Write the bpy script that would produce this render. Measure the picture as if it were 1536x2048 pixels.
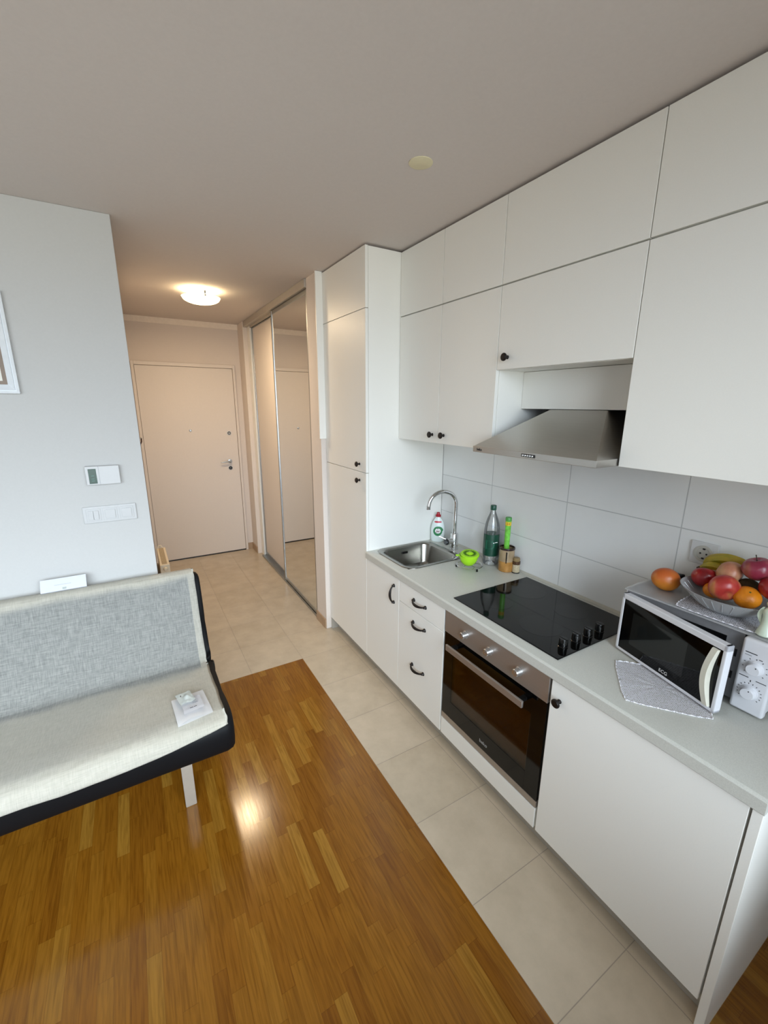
import bpy, bmesh, math, random
from mathutils import Vector, Matrix, noise
PI = math.pi
random.seed(7)
for o in list(bpy.data.objects):
    bpy.data.objects.remove(o)
SC = bpy.context.scene
COL = SC.collection

# ------------------------------------------------------------------ camera
YAW, PITCH, ROLL, FPX = 0.5338, -0.2484, 0.0059, 845.28
CAM = Vector((-1.1886, -0.8291, 1.7253))
fw = Vector((math.sin(YAW)*math.cos(PITCH), math.cos(YAW)*math.cos(PITCH), math.sin(PITCH)))
rt = Vector((math.cos(YAW), -math.sin(YAW), 0)); up = rt.cross(fw)
r2 = rt*math.cos(ROLL)+up*math.sin(ROLL); u2 = -rt*math.sin(ROLL)+up*math.cos(ROLL)
cd = bpy.data.cameras.new('camera'); cam = bpy.data.objects.new('camera', cd); COL.objects.link(cam)
cam.matrix_world = Matrix(((r2.x, u2.x, -fw.x, CAM.x), (r2.y, u2.y, -fw.y, CAM.y), (r2.z, u2.z, -fw.z, CAM.z), (0, 0, 0, 1)))
cd.sensor_fit = 'HORIZONTAL'; cd.sensor_width = 36; cd.lens = 36*FPX/1536; cd.clip_start = 0.02
SC.camera = cam

# ------------------------------------------------------------------ world, lights, exposure
W = bpy.data.worlds.new('sky'); SC.world = W; W.use_nodes = True
SKY = 12.0
wt_ = W.node_tree; bg = wt_.nodes['Background']; bg.inputs[1].default_value = SKY
tc_ = wt_.nodes.new('ShaderNodeTexCoord'); sx_ = wt_.nodes.new('ShaderNodeSeparateXYZ'); wt_.links.new(tc_.outputs['Generated'], sx_.inputs[0])
mr_ = wt_.nodes.new('ShaderNodeMapRange'); mr_.inputs['From Min'].default_value = -1; wt_.links.new(sx_.outputs[2], mr_.inputs[0])
wr_ = wt_.nodes.new('ShaderNodeValToRGB'); wt_.links.new(mr_.outputs[0], wr_.inputs[0]); wt_.links.new(wr_.outputs[0], bg.inputs[0])
el_ = wr_.color_ramp.elements; el_[0].position = 0.47; el_[0].color = (0.36, 0.37, 0.36, 1); el_[1].position = 0.52; el_[1].color = (0.54, 0.64, 0.77, 1)
e_ = el_.new(0.66); e_.color = (1.02, 1.13, 1.24, 1); e_ = el_.new(1.0); e_.color = (1.7, 1.95, 2.2, 1)
WX0, WX1, WZ0, WZ1 = -3.9, 0.02, 0.72, 2.50           # the glazed opening in the wall behind the camera
BACKY = -1.35
pt = bpy.data.lights.new('window_portal', 'AREA'); pt.shape = 'RECTANGLE'; pt.size = WX1-WX0; pt.size_y = WZ1-WZ0; pt.cycles.is_portal = True
pto = bpy.data.objects.new('window_portal', pt); COL.objects.link(pto); pto.location = ((WX0+WX1)/2, BACKY-0.11, (WZ0+WZ1)/2); pto.rotation_euler = (PI/2, 0, 0)
SC.view_settings.view_transform = 'Standard'; SC.view_settings.look = 'None'
SC.view_settings.exposure = 0.04; SC.view_settings.gamma = 1.0; SC.view_settings.use_curve_mapping = False
LAMP_POWER = 16.0
SC.cycles.max_bounces = 10; SC.cycles.diffuse_bounces = 6; SC.cycles.transparent_max_bounces = 12
SC.cycles.caustics_reflective = False; SC.cycles.caustics_refractive = False
SC.cycles.sample_clamp_indirect = 6.0

# ------------------------------------------------------------------ dimensions (metres)
H = 2.5602
T0, T1, S0 = 1.3955, 2.0013, 1.0107
E_ = -0.5785
ZC, ZCB, ZB = 0.8297, 0.786, 0.0956
DW, DU = 0.5837, 0.2269
ZT1, ZT2, ZU, ZS, ZH = 2.2423, 1.325, 1.5242, 2.2143, 1.8745
U1, U2, U3 = 1.0056, 0.6024, 0.0022
WB, YW, TP = -0.3433, 1.7083, 0.3487
XL, YL, YF = -1.1534, 1.7041, 4.264

# ------------------------------------------------------------------ materials
def lin(h):
    h = h.lstrip('#'); v = [int(h[i:i+2], 16)/255 for i in (0, 2, 4)]
    return tuple(x/12.92 if x <= 0.04045 else ((x+0.055)/1.055)**2.4 for x in v)+(1,)
class NT:
    def __init__(s, name):
        s.m = bpy.data.materials.new(name); s.m.use_nodes = True; s.t = s.m.node_tree
        s.b = s.t.nodes['Principled BSDF']; s.out = s.t.nodes['Material Output']
    def n(s, typ, **kw):
        nd = s.t.nodes.new(typ)
        for k, v in kw.items():
            if k.startswith('i_'): nd.inputs[k[2:].replace('_', ' ')].default_value = v
            elif k.startswith('x'): nd.inputs[int(k[1:])].default_value = v
            else: setattr(nd, k, v)
        return nd
    def l(s, a, b): s.t.links.new(a, b)
    def math(s, op, a, b=None, c=None):
        nd = s.n('ShaderNodeMath', operation=op)
        for i, v in enumerate((a, b, c)):
            if v is None: continue
            if isinstance(v, (int, float)): nd.inputs[i].default_value = v
            else: s.l(v, nd.inputs[i])
        return nd.outputs[0]
    def coord(s): return s.n('ShaderNodeTexCoord').outputs['Object']
    def ramp(s, fac, stops):
        r = s.n('ShaderNodeValToRGB'); e = r.color_ramp.elements
        while len(e) < len(stops): e.new(0.5)
        for i, (p, c) in enumerate(stops): e[i].position = p; e[i].color = c
        s.l(fac, r.inputs[0]); return r.outputs[0]
    def bump(s, h, strength=0.3, dist=0.001):
        b = s.n('ShaderNodeBump'); b.inputs['Strength'].default_value = strength; b.inputs['Distance'].default_value = dist
        s.l(h, b.inputs['Height']); s.l(b.outputs[0], s.b.inputs['Normal']); return b
_mats = {}
def mat(name, col, rough=0.5, metal=0.0, var=0.03, scale=40, bump=0.0, bdist=0.0005, coat=0.0, spec=None, stretch=None):
    if name in _mats: return _mats[name]
    t = NT(name); c = lin(col) if isinstance(col, str) else tuple(col)+(1,)
    co = t.coord()
    if stretch:
        mp = t.n('ShaderNodeMapping'); mp.inputs['Scale'].default_value = stretch; t.l(co, mp.inputs[0]); co = mp.outputs[0]
    nz = t.n('ShaderNodeTexNoise'); nz.inputs['Scale'].default_value = scale; nz.inputs['Detail'].default_value = 4; t.l(co, nz.inputs['Vector'])
    lo = tuple(x*(1-var) for x in c[:3])+(1,); hi = tuple(min(1, x*(1+var)) for x in c[:3])+(1,)
    t.l(t.ramp(nz.outputs[0], [(0.3, lo), (0.7, hi)]), t.b.inputs['Base Color'])
    t.b.inputs['Roughness'].default_value = rough; t.b.inputs['Metallic'].default_value = metal
    if coat: t.b.inputs['Coat Weight'].default_value = coat; t.b.inputs['Coat Roughness'].default_value = 0.1
    if spec is not None: t.b.inputs['Specular IOR Level'].default_value = spec
    if bump: t.bump(nz.outputs[0], bump, bdist)
    _mats[name] = t.m; return t.m

def m_parquet():
    t = NT('parquet'); co = t.coord(); sp = t.n('ShaderNodeSeparateXYZ'); t.l(co, sp.inputs[0]); x, y = sp.outputs[0], sp.outputs[1]
    w = 0.0435
    xs = t.math('DIVIDE', x, w); row = t.math('FLOOR', xs); fx = t.math('SUBTRACT', xs, row)
    wn = t.n('ShaderNodeTexWhiteNoise', noise_dimensions='1D'); t.l(row, wn.inputs['W'])
    ln = t.math('ADD', 0.26, t.math('MULTIPLY', wn.outputs[0], 0.14))
    ys = t.math('ADD', t.math('DIVIDE', y, ln), t.math('MULTIPLY', wn.outputs[0], 17.3))
    cell = t.math('FLOOR', ys); fy = t.math('SUBTRACT', ys, cell)
    cb = t.n('ShaderNodeCombineXYZ'); t.l(row, cb.inputs[0]); t.l(cell, cb.inputs[1])
    w2 = t.n('ShaderNodeTexWhiteNoise', noise_dimensions='2D'); t.l(cb.outputs[0], w2.inputs['Vector'])
    # grain stretched along the strip, shifted per strip
    mp = t.n('ShaderNodeMapping'); mp.inputs['Scale'].default_value = (90, 5, 1); t.l(co, mp.inputs[0])
    ad = t.n('ShaderNodeVectorMath', operation='ADD'); t.l(mp.outputs[0], ad.inputs[0]); sc = t.n('ShaderNodeVectorMath', operation='SCALE'); t.l(w2.outputs['Color'], sc.inputs[0]); sc.inputs['Scale'].default_value = 60; t.l(sc.outputs[0], ad.inputs[1])
    g = t.n('ShaderNodeTexNoise'); g.inputs['Scale'].default_value = 1.6; g.inputs['Detail'].default_value = 6; g.inputs['Distortion'].default_value = 0.6; t.l(ad.outputs[0], g.inputs['Vector'])
    base = t.ramp(w2.outputs['Value'], [(0.0, lin('#784a12')), (0.3, lin('#825315')), (0.8, lin('#885a1a')), (1.0, lin('#976d28'))])
    mx = t.n('ShaderNodeMix', data_type='RGBA', blend_type='MULTIPLY'); mx.inputs[0].default_value = 0.75
    t.l(base, mx.inputs[6]); t.l(t.ramp(g.outputs[0], [(0.32, (0.62, 0.56, 0.5, 1)), (0.6, (1.06, 1.06, 1.06, 1))]), mx.inputs[7])
    # joints
    ex = t.math('LESS_THAN', t.math('MINIMUM', fx, t.math('SUBTRACT', 1.0, fx)), 0.018)
    ey = t.math('LESS_THAN', t.math('MULTIPLY', t.math('MINIMUM', fy, t.math('SUBTRACT', 1.0, fy)), ln), 0.0008)
    jt = t.math('MAXIMUM', ex, ey)
    mj = t.n('ShaderNodeMix', data_type='RGBA', blend_type='MULTIPLY'); t.l(t.math('MULTIPLY', jt, 0.35), mj.inputs[0]); t.l(mx.outputs[2], mj.inputs[6]); mj.inputs[7].default_value = (0.35, 0.25, 0.18, 1)
    t.l(mj.outputs[2], t.b.inputs['Base Color'])
    t.l(t.math('ADD', 0.11, t.math('MULTIPLY', g.outputs[0], 0.12)), t.b.inputs['Roughness'])
    t.b.inputs['Specular IOR Level'].default_value = 0.4
    t.bump(t.math('SUBTRACT', t.math('MULTIPLY', g.outputs[0], 0.25), t.math('MULTIPLY', jt, 0.5)), 0.05, 0.0005)
    return t.m
def m_tiles(name, axes, off, w, h, c1, c2, grout, mortar, rough, bump=0.5, rw=0.04, mott=0.06):
    t = NT(name); co = t.coord(); sp = t.n('ShaderNodeSeparateXYZ'); t.l(co, sp.inputs[0])
    cb = t.n('ShaderNodeCombineXYZ'); t.l(t.math('SUBTRACT', sp.outputs[axes[0]], off[0]-w*20), cb.inputs[0]); t.l(t.math('SUBTRACT', sp.outputs[axes[1]], off[1]-h*20), cb.inputs[1])
    b = t.n('ShaderNodeTexBrick'); b.offset = 0; b.squash = 1; t.l(cb.outputs[0], b.inputs['Vector'])
    for k, v in (('Scale', 1), ('Mortar Size', mortar), ('Mortar Smooth', 0.2), ('Brick Width', w), ('Row Height', h), ('Bias', 0)): b.inputs[k].default_value = v
    b.inputs['Color1'].default_value = lin(c1); b.inputs['Color2'].default_value = lin(c2); b.inputs['Mortar'].default_value = lin(grout)
    nz = t.n('ShaderNodeTexNoise'); nz.inputs['Scale'].default_value = 7; nz.inputs['Detail'].default_value = 8; nz.inputs['Roughness'].default_value = 0.65; t.l(co, nz.inputs['Vector'])
    mx = t.n('ShaderNodeMix', data_type='RGBA', blend_type='MULTIPLY'); mx.inputs[0].default_value = 1
    t.l(b.outputs['Color'], mx.inputs[6]); t.l(t.ramp(nz.outputs[0], [(0.35, (1-mott, 1-mott, 1-mott*1.1, 1)), (0.65, (1, 1, 1, 1))]), mx.inputs[7])
    t.l(mx.outputs[2], t.b.inputs['Base Color'])
    t.l(t.math('ADD', rough, t.math('MULTIPLY', b.outputs['Fac'], 0.4)), t.b.inputs['Roughness'])
    t.bump(t.math('SUBTRACT', t.math('MULTIPLY', nz.outputs[0], rw), b.outputs['Fac']), bump, 0.0015)
    return t.m
def m_linen():
    t = NT('linen'); co = t.coord(); hs = []
    for sc in ((18, 300, 300), (300, 26, 26)):
        mp = t.n('ShaderNodeMapping'); mp.inputs['Scale'].default_value = sc; t.l(co, mp.inputs[0])
        nz = t.n('ShaderNodeTexNoise'); nz.inputs['Scale'].default_value = 1; nz.inputs['Detail'].default_value = 3; t.l(mp.outputs[0], nz.inputs['Vector']); hs.append(nz.outputs[0])
    h = t.math('MULTIPLY', t.math('ADD', hs[0], hs[1]), 0.5)
    # single open weave on the back lets the black cover show through; the cloth is doubled on the seat and along the top edge
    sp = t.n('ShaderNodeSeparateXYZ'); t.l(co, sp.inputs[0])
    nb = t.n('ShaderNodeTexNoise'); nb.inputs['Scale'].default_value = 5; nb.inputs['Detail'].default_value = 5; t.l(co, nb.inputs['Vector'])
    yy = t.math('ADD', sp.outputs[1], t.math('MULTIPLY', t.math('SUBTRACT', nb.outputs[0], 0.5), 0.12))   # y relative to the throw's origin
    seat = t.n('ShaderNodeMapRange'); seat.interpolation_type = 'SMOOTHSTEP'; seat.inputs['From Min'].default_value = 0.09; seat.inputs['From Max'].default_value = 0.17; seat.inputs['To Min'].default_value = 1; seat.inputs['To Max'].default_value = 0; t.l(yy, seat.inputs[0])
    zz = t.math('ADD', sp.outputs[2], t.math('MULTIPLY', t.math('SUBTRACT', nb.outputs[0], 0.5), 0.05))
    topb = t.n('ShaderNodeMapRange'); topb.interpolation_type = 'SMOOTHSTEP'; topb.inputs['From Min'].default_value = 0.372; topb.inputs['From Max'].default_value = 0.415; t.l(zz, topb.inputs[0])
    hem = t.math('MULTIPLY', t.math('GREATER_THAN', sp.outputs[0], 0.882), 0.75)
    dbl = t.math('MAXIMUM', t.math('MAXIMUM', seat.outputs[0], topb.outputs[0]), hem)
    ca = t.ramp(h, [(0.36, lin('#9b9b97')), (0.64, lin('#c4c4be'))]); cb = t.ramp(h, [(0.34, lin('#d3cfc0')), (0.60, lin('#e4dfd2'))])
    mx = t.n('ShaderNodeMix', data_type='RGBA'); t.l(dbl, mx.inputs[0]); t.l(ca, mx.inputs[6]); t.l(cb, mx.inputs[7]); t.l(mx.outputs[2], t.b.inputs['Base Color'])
    t.b.inputs['Roughness'].default_value = 0.95; t.b.inputs['Specular IOR Level'].default_value = 0.1
    t.b.inputs['Sheen Weight'].default_value = 0.2
    t.bump(h, 0.6, 0.0012); return t.m
def m_clear(name, tint=(1, 1, 1), alpha=0.12, rough=0.02, milky=0.0):
    t = NT(name); tr = t.n('ShaderNodeBsdfTransparent'); tr.inputs[0].default_value = tuple(tint)+(1,)
    gl = t.n('ShaderNodeBsdfGlossy'); gl.inputs['Roughness'].default_value = rough
    fr = t.n('ShaderNodeFresnel'); fr.inputs[0].default_value = 1.45
    a = t.math('MINIMUM', 1.0, t.math('ADD', t.math('MULTIPLY', fr.outputs[0], 0.9), alpha))
    mx = t.n('ShaderNodeMixShader'); t.l(a, mx.inputs[0]); t.l(tr.outputs[0], mx.inputs[1]); t.l(gl.outputs[0], mx.inputs[2])
    res = mx.outputs[0]
    if milky:
        df = t.n('ShaderNodeBsdfDiffuse'); df.inputs[0].default_value = (0.8, 0.82, 0.83, 1)
        m2 = t.n('ShaderNodeMixShader'); m2.inputs[0].default_value = milky; t.l(res, m2.inputs[1]); t.l(df.outputs[0], m2.inputs[2]); res = m2.outputs[0]
    t.l(res, t.out.inputs[0]); return t.m
def m_emit(name, col, strength, base='#ffffff'):
    t = NT(name); t.b.inputs['Base Color'].default_value = lin(base); t.b.inputs['Emission Color'].default_value = lin(col); t.b.inputs['Emission Strength'].default_value = strength; t.b.inputs['Roughness'].default_value = 0.3; return t.m
def m_lace():
    t = NT('lace'); co = t.coord()
    mp = t.n('ShaderNodeMapping'); mp.inputs['Scale'].default_value = (150, 150, 30); mp.inputs['Rotation'].default_value = (0, 0, 0.6); t.l(co, mp.inputs[0])
    v = t.n('ShaderNodeTexVoronoi'); v.inputs['Scale'].default_value = 1; v.inputs['Randomness'].default_value = 0.35; t.l(mp.outputs[0], v.inputs['Vector'])
    hole = t.math('LESS_THAN', v.outputs['Distance'], 0.30)
    tr = t.n('ShaderNodeBsdfTransparent'); mx = t.n('ShaderNodeMixShader'); t.l(t.math('MULTIPLY', hole, 0.92), mx.inputs[0])
    t.l(t.b.outputs[0], mx.inputs[1]); t.l(tr.outputs[0], mx.inputs[2]); t.l(mx.outputs[0], t.out.inputs[0])
    t.b.inputs['Base Color'].default_value = lin('#f6f5fa'); t.b.inputs['Roughness'].default_value = 0.9
    t.bump(v.outputs['Distance'], 0.6, 0.002); return t.m
def m_fruit(name, stops, scale=6, streak=(1, 1, 1), rough=0.3, speck=0.0, bump=0.0, bscale=200):
    t = NT(name); co = t.coord(); mp = t.n('ShaderNodeMapping'); mp.inputs['Scale'].default_value = streak; t.l(co, mp.inputs[0])
    nz = t.n('ShaderNodeTexNoise'); nz.inputs['Scale'].default_value = scale; nz.inputs['Detail'].default_value = 5; t.l(mp.outputs[0], nz.inputs['Vector'])
    t.l(t.ramp(nz.outputs[0], [(p, lin(c)) for p, c in stops]), t.b.inputs['Base Color'])
    t.b.inputs['Roughness'].default_value = rough; t.b.inputs['Specular IOR Level'].default_value = 0.5
    if bump:
        n2 = t.n('ShaderNodeTexNoise'); n2.inputs['Scale'].default_value = bscale; t.l(co, n2.inputs['Vector']); t.bump(n2.outputs[0], bump, 0.0008)
    return t.m

WHITE = mat('white_laminate', '#edece6', 0.42, var=0.01, scale=300, bump=0.12, bdist=0.0002)
DEVICE = mat('device_plastic', '#bcbcbb', 0.3, var=0.01)
CARTON = mat('carton_white', '#c8cad2', 0.7, var=0.01)
RAIL = mat('rail_aluminium', '#b9b2a8', 0.45, 0.4, var=0.02)
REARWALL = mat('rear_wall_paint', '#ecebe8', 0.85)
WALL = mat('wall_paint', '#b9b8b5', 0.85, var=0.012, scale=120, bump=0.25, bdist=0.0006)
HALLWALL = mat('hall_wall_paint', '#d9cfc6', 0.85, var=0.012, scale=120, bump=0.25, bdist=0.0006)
CEIL = mat('ceiling_paint', '#cbc3be', 0.9, var=0.015, scale=90, bump=0.3, bdist=0.0006)
DOORM = mat('door_laminate', '#d8cfc6', 0.5, var=0.01, scale=60)
STEEL = mat('brushed_steel', '#bdbab5', 0.32, 1.0, var=0.05, scale=60, bump=0.06, bdist=0.0002, stretch=(1, 0.1, 30))
OVENST = mat('oven_steel', '#b5ada6', 0.42, 0.85, var=0.05, scale=60, stretch=(1, 0.1, 30))
SINKM = mat('sink_steel', '#94928c', 0.25, 1.0, var=0.05, scale=50)
CHROME = mat('chrome', '#d8d8d8', 0.07, 1.0, var=0.01)
ALU = mat('anodised_aluminium', '#a9acad', 0.35, 1.0, var=0.03)
BLACKM = mat('black_iron', '#17110f', 0.4, 0.3, var=0.1)
BLACKP = mat('black_plastic', '#0c0c0c', 0.3, var=0.05)
BLACKG = mat('black_glass', '#050505', 0.05, var=0.02, spec=0.32)
BLACKL = mat('black_leatherette', '#08090c', 0.6, spec=0.2, var=0.1, bump=0.2, scale=250)
WORK = mat('worktop_laminate', '#c6c6be', 0.34, var=0.08, scale=420, bump=0.05)
WPLAS = mat('white_plastic', '#d0d1d1', 0.3, var=0.01)
MWWHITE = mat('microwave_enamel', '#dedfe4', 0.28, var=0.01)
GREYM = mat('grey_cavity_paint', '#77777a', 0.45, var=0.05)
PLINTH = mat('plinth_grey', '#b3aea4', 0.35, 0.3, var=0.04)
TILEBASE = mat('skirting_tile', '#a98f74', 0.4, var=0.05, scale=20)
PAPER = mat('paper', '#f3f2f2', 0.8, var=0.01)
INK = mat('ink', '#222226', 0.7); GREYINK = mat('grey_ink', '#8a8a92', 0.7)
CREAM = mat('cream_enamel', '#dccfb8', 0.4, var=0.02)
PARQ = m_parquet()
FTILE = m_tiles('floor_tile', (0, 1), (WB, YW), TP, TP, '#c4b5a0', '#beaf99', '#9c9081', 0.0015, 0.26, bump=0.35, mott=0.13)
BTILE = m_tiles('wall_tile', (1, 2), (0.939-0.504*2, 1.2748), 0.5022, 0.2436, '#e8e9e8', '#e4e5e4', '#bfc1c1', 0.0022, 0.12, bump=0.5, rw=0.02, mott=0.02)
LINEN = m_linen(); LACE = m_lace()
CLEAR = m_clear('clear_plastic', (0.97, 0.98, 0.98), 0.07, 0.05, 0.06)
SHEET = m_clear('clear_sheet', (0.97, 0.97, 0.98), 0.05, 0.10, 0.28)
BOWLG = m_clear('pressed_glass', (0.82, 0.84, 0.84), 0.12, 0.15, 0.38)
OVGLASS = m_clear('oven_glass', (0.66, 0.50, 0.36), 0.01, 0.03)
MWGLASS = m_clear('microwave_glass', (0.06, 0.07, 0.07), 0.02, 0.04)
PANE = m_clear('window_glass', (0.97, 0.98, 0.98), 0.0, 0.0)
def m_mirror():
    t = NT('mirror_glass'); t.b.inputs['Metallic'].default_value = 1; t.b.inputs['Roughness'].default_value = 0.015; t.b.inputs['Base Color'].default_value = (0.86, 0.87, 0.86, 1); return t.m
MIRROR = m_mirror()

# ------------------------------------------------------------------ mesh helpers
class MB:
    def __init__(s, M=None): s.bm = bmesh.new(); s.M = M or Matrix.Identity(4); s.mats = []
    def mi(s, m):
        if m is None: return 0
        if m not in s.mats: s.mats.append(m)
        return s.mats.index(m)
    def add(s, b2, M=None, m=None, keep=False):
        T = s.M @ (M or Matrix.Identity(4)); bmesh.ops.transform(b2, matrix=T, verts=b2.verts)
        if T.determinant() < 0: bmesh.ops.reverse_faces(b2, faces=b2.faces)
        k = s.mi(m)
        for f in b2.faces:
            f.material_index = k
            if not keep: f.smooth = True
        me = bpy.data.meshes.new('t'); b2.to_mesh(me); b2.free(); s.bm.from_mesh(me); bpy.data.meshes.remove(me)
        return s
    def box(s, x0, x1, y0, y1, z0, z1, bev=0.0, m=None, seg=2, M=None):
        b = bmesh.new(); bmesh.ops.create_cube(b, size=1)
        for v in b.verts: v.co = Vector(((x0+x1)/2+v.co.x*(x1-x0), (y0+y1)/2+v.co.y*(y1-y0), (z0+z1)/2+v.co.z*(z1-z0)))
        if bev: bmesh.ops.bevel(b, geom=list(b.edges), offset=bev, segments=seg, affect='EDGES', profile=0.5)
        for i, f in enumerate(sorted(b.faces, key=lambda f: -f.calc_area())): f.smooth = i >= 6
        return s.add(b, M, m, keep=True)
    def lathe(s, prof, c=(0, 0, 0), axis='z', seg=32, m=None, M=None, sx=1, sy=1):
        b = bmesh.new(); rings = []
        for r, z in prof:
            if r < 1e-6: rings.append([b.verts.new((0, 0, z))])
            else: rings.append([b.verts.new((r*math.cos(2*PI*i/seg)*sx, r*math.sin(2*PI*i/seg)*sy, z)) for i in range(seg)])
        for a, d in zip(rings, rings[1:]):
            for i in range(seg):
                j = (i+1) % seg
                if len(a) == 1 and len(d) == 1: break
                if len(a) == 1: b.faces.new((a[0], d[j], d[i]))
                elif len(d) == 1: b.faces.new((a[i], a[j], d[0]))
                else: b.faces.new((a[i], a[j], d[j], d[i]))
        if len(rings[0]) > 1 : b.faces.new(list(reversed(rings[0])))
        if len(rings[-1]) > 1: b.faces.new(rings[-1])
        bmesh.ops.recalc_face_normals(b, faces=b.faces)
        R = {'z': Matrix.Identity(4), 'x': Matrix.Rotation(PI/2, 4, 'Y'), '-x': Matrix.Rotation(-PI/2, 4, 'Y'), 'y': Matrix.Rotation(-PI/2, 4, 'X'), '-y': Matrix.Rotation(PI/2, 4, 'X')}[axis]
        return s.add(b, (M or Matrix.Identity(4)) @ Matrix.Translation(c) @ R, m)
    def openlathe(s, prof, c=(0, 0, 0), seg=40, m=None, sx=1, sy=1, M=None):
        b = bmesh.new(); rings = [[b.verts.new((r*math.cos(2*PI*i/seg)*sx, r*math.sin(2*PI*i/seg)*sy, z)) for i in range(seg)] for r, z in prof]
        for a, d in zip(rings, rings[1:]):
            for i in range(seg): j = (i+1) % seg; b.faces.new((a[i], a[j], d[j], d[i]))
        return s.add(b, (M or Matrix.Identity(4)) @ Matrix.Translation(c), m)
    def tube(s, pts, r, seg=12, m=None, closed=False, M=None):
        pts = [Vector(p) for p in pts]; n = len(pts); rr = r if isinstance(r, (list, tuple)) else [r]*n
        b = bmesh.new(); rings = []; pn = None
        for i, p in enumerate(pts):
            if closed: t = (pts[(i+1) % n]-pts[i-1]).normalized()
            else: t = (pts[min(i+1, n-1)]-pts[max(i-1, 0)]).normalized()
            if pn is None: pn = t.orthogonal().normalized()
            pn = (pn-t*pn.dot(t)).normalized(); bn = t.cross(pn)
            rings.append([b.verts.new(p+(pn*math.cos(2*PI*k/seg)+bn*math.sin(2*PI*k/seg))*rr[i]) for k in range(seg)])
        prs = list(zip(rings, rings[1:]))+([(rings[-1], rings[0])] if closed else [])
        for a, d in prs:
            for k in range(seg): j = (k+1) % seg; b.faces.new((a[k], a[j], d[j], d[k]))
        if not closed: b.faces.new(list(reversed(rings[0]))); b.faces.new(rings[-1])
        bmesh.ops.recalc_face_normals(b, faces=b.faces)
        return s.add(b, M, m)
    def prism(s, poly, axis, a0, a1, m=None, bev=0.0, M=None):
        # poly in the other two axes, in order (y,z) for x, (x,z) for y, (x,y) for z
        def P(p, a): return {'x': (a, p[0], p[1]), 'y': (p[0], a, p[1]), 'z': (p[0], p[1], a)}[axis]
        b = bmesh.new(); A = [b.verts.new(P(p, a0)) for p in poly]; B = [b.verts.new(P(p, a1)) for p in poly]; n = len(poly)
        b.faces.new(A); b.faces.new(B)
        for i in range(n): j = (i+1) % n; b.faces.new((A[i], A[j], B[j], B[i]))
        bmesh.ops.recalc_face_normals(b, faces=b.faces)
        if bev: bmesh.ops.bevel(b, geom=list(b.edges), offset=bev, segments=2, affect='EDGES')
        for f in b.faces: f.smooth = False
        return s.add(b, M, m, keep=True)
    def loops(s, rings, m=None, cap0=False, cap1=False, closed=True, M=None):
        b = bmesh.new(); R = [[b.verts.new(p) for p in r] for r in rings]; n = len(R[0])
        for a, d in zip(R, R[1:]):
            for k in range(n if closed else n-1): j = (k+1) % n; b.faces.new((a[k], a[j], d[j], d[k]))
        if cap0: b.faces.new(list(reversed(R[0])))
        if cap1: b.faces.new(R[-1])
        if cap0 or cap1: bmesh.ops.recalc_face_normals(b, faces=b.faces)
        return s.add(b, M, m)
    def build(s, name, m=None, parent=None, smooth=True, origin=None, angle=0.6):
        me = bpy.data.meshes.new(name)
        root = parent
        while root is not None and root.parent is not None: root = root.parent
        L = Vector(root.location) if root is not None else Vector(origin or (0, 0, 0))
        bmesh.ops.translate(s.bm, vec=-L, verts=s.bm.verts)
        if not smooth:
            for f in s.bm.faces: f.smooth = False
        else:
            for e in s.bm.edges:
                if len(e.link_faces) == 2 and e.calc_face_angle(0) > angle: e.smooth = False
        s.bm.to_mesh(me); s.bm.free()
        ms = list(s.mats)
        if not ms: me.materials.append(m)
        for x in ms: me.materials.append(x)
        o = bpy.data.objects.new(name, me); COL.objects.link(o)
        if parent is not None: o.parent = parent
        else: o.location = L
        return o
def tag(o, label=None, cat=None, group=None, kind=None):
    for k, v in (('label', label), ('category', cat), ('group', group), ('kind', kind)):
        if v: o[k] = v
    return o
def thing(name, loc, label, cat, group=None):
    o = bpy.data.objects.new(name, None); COL.objects.link(o); o.location = loc; o.empty_display_size = 0.05
    return tag(o, label, cat, group)
def plain(name, mb, m, label, cat, loc, group=None, **k): return tag(mb.build(name, m, None, origin=loc, **k), label, cat, group)
def struct(name, mb, m, label=None, **k): return tag(mb.build(name, m, None, **k), label, None, None, 'structure')
def text_bm(body, size, depth, M, shear=0.0, bold=0.0, bend=None, align='CENTER'):
    cu = bpy.data.curves.new('txt', 'FONT'); cu.body = body; cu.size = size; cu.extrude = depth; cu.align_x = align; cu.align_y = 'CENTER'; cu.shear = shear; cu.offset = bold; cu.resolution_u = 3
    ob = bpy.data.objects.new('txt', cu); COL.objects.link(ob)
    dg = bpy.context.evaluated_depsgraph_get(); dg.update()
    me = bpy.data.meshes.new_from_object(ob.evaluated_get(dg)); bpy.data.objects.remove(ob); bpy.data.curves.remove(cu)
    b = bmesh.new(); b.from_mesh(me); bpy.data.meshes.remove(me)
    if bend:   # wrap around a cylinder of radius bend whose axis is local y, facing +z
        for v in b.verts:
            a = v.co.x/bend; r = bend+v.co.z; v.co = Vector((r*math.sin(a), v.co.y, r*math.cos(a)-bend))
    bmesh.ops.transform(b, matrix=M, verts=b.verts)
    return b
def text_part(name, body, size, M, m, parent, depth=0.0003, **k):
    mb = MB(); b = text_bm(body, size, depth, M, **k); me = bpy.data.meshes.new('t'); b.to_mesh(me); b.free(); mb.bm.from_mesh(me); bpy.data.meshes.remove(me)
    return mb.build(name, m, parent, smooth=False)
def basis(o, xd, yd):   # frame with given local x and y directions
    x = Vector(xd).normalized(); y = Vector(yd); y = (y-x*y.dot(x)).normalized(); z = x.cross(y)
    return Matrix(((x.x, y.x, z.x, o[0]), (x.y, y.y, z.y, o[1]), (x.z, y.z, z.z, o[2]), (0, 0, 0, 1)))
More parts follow.
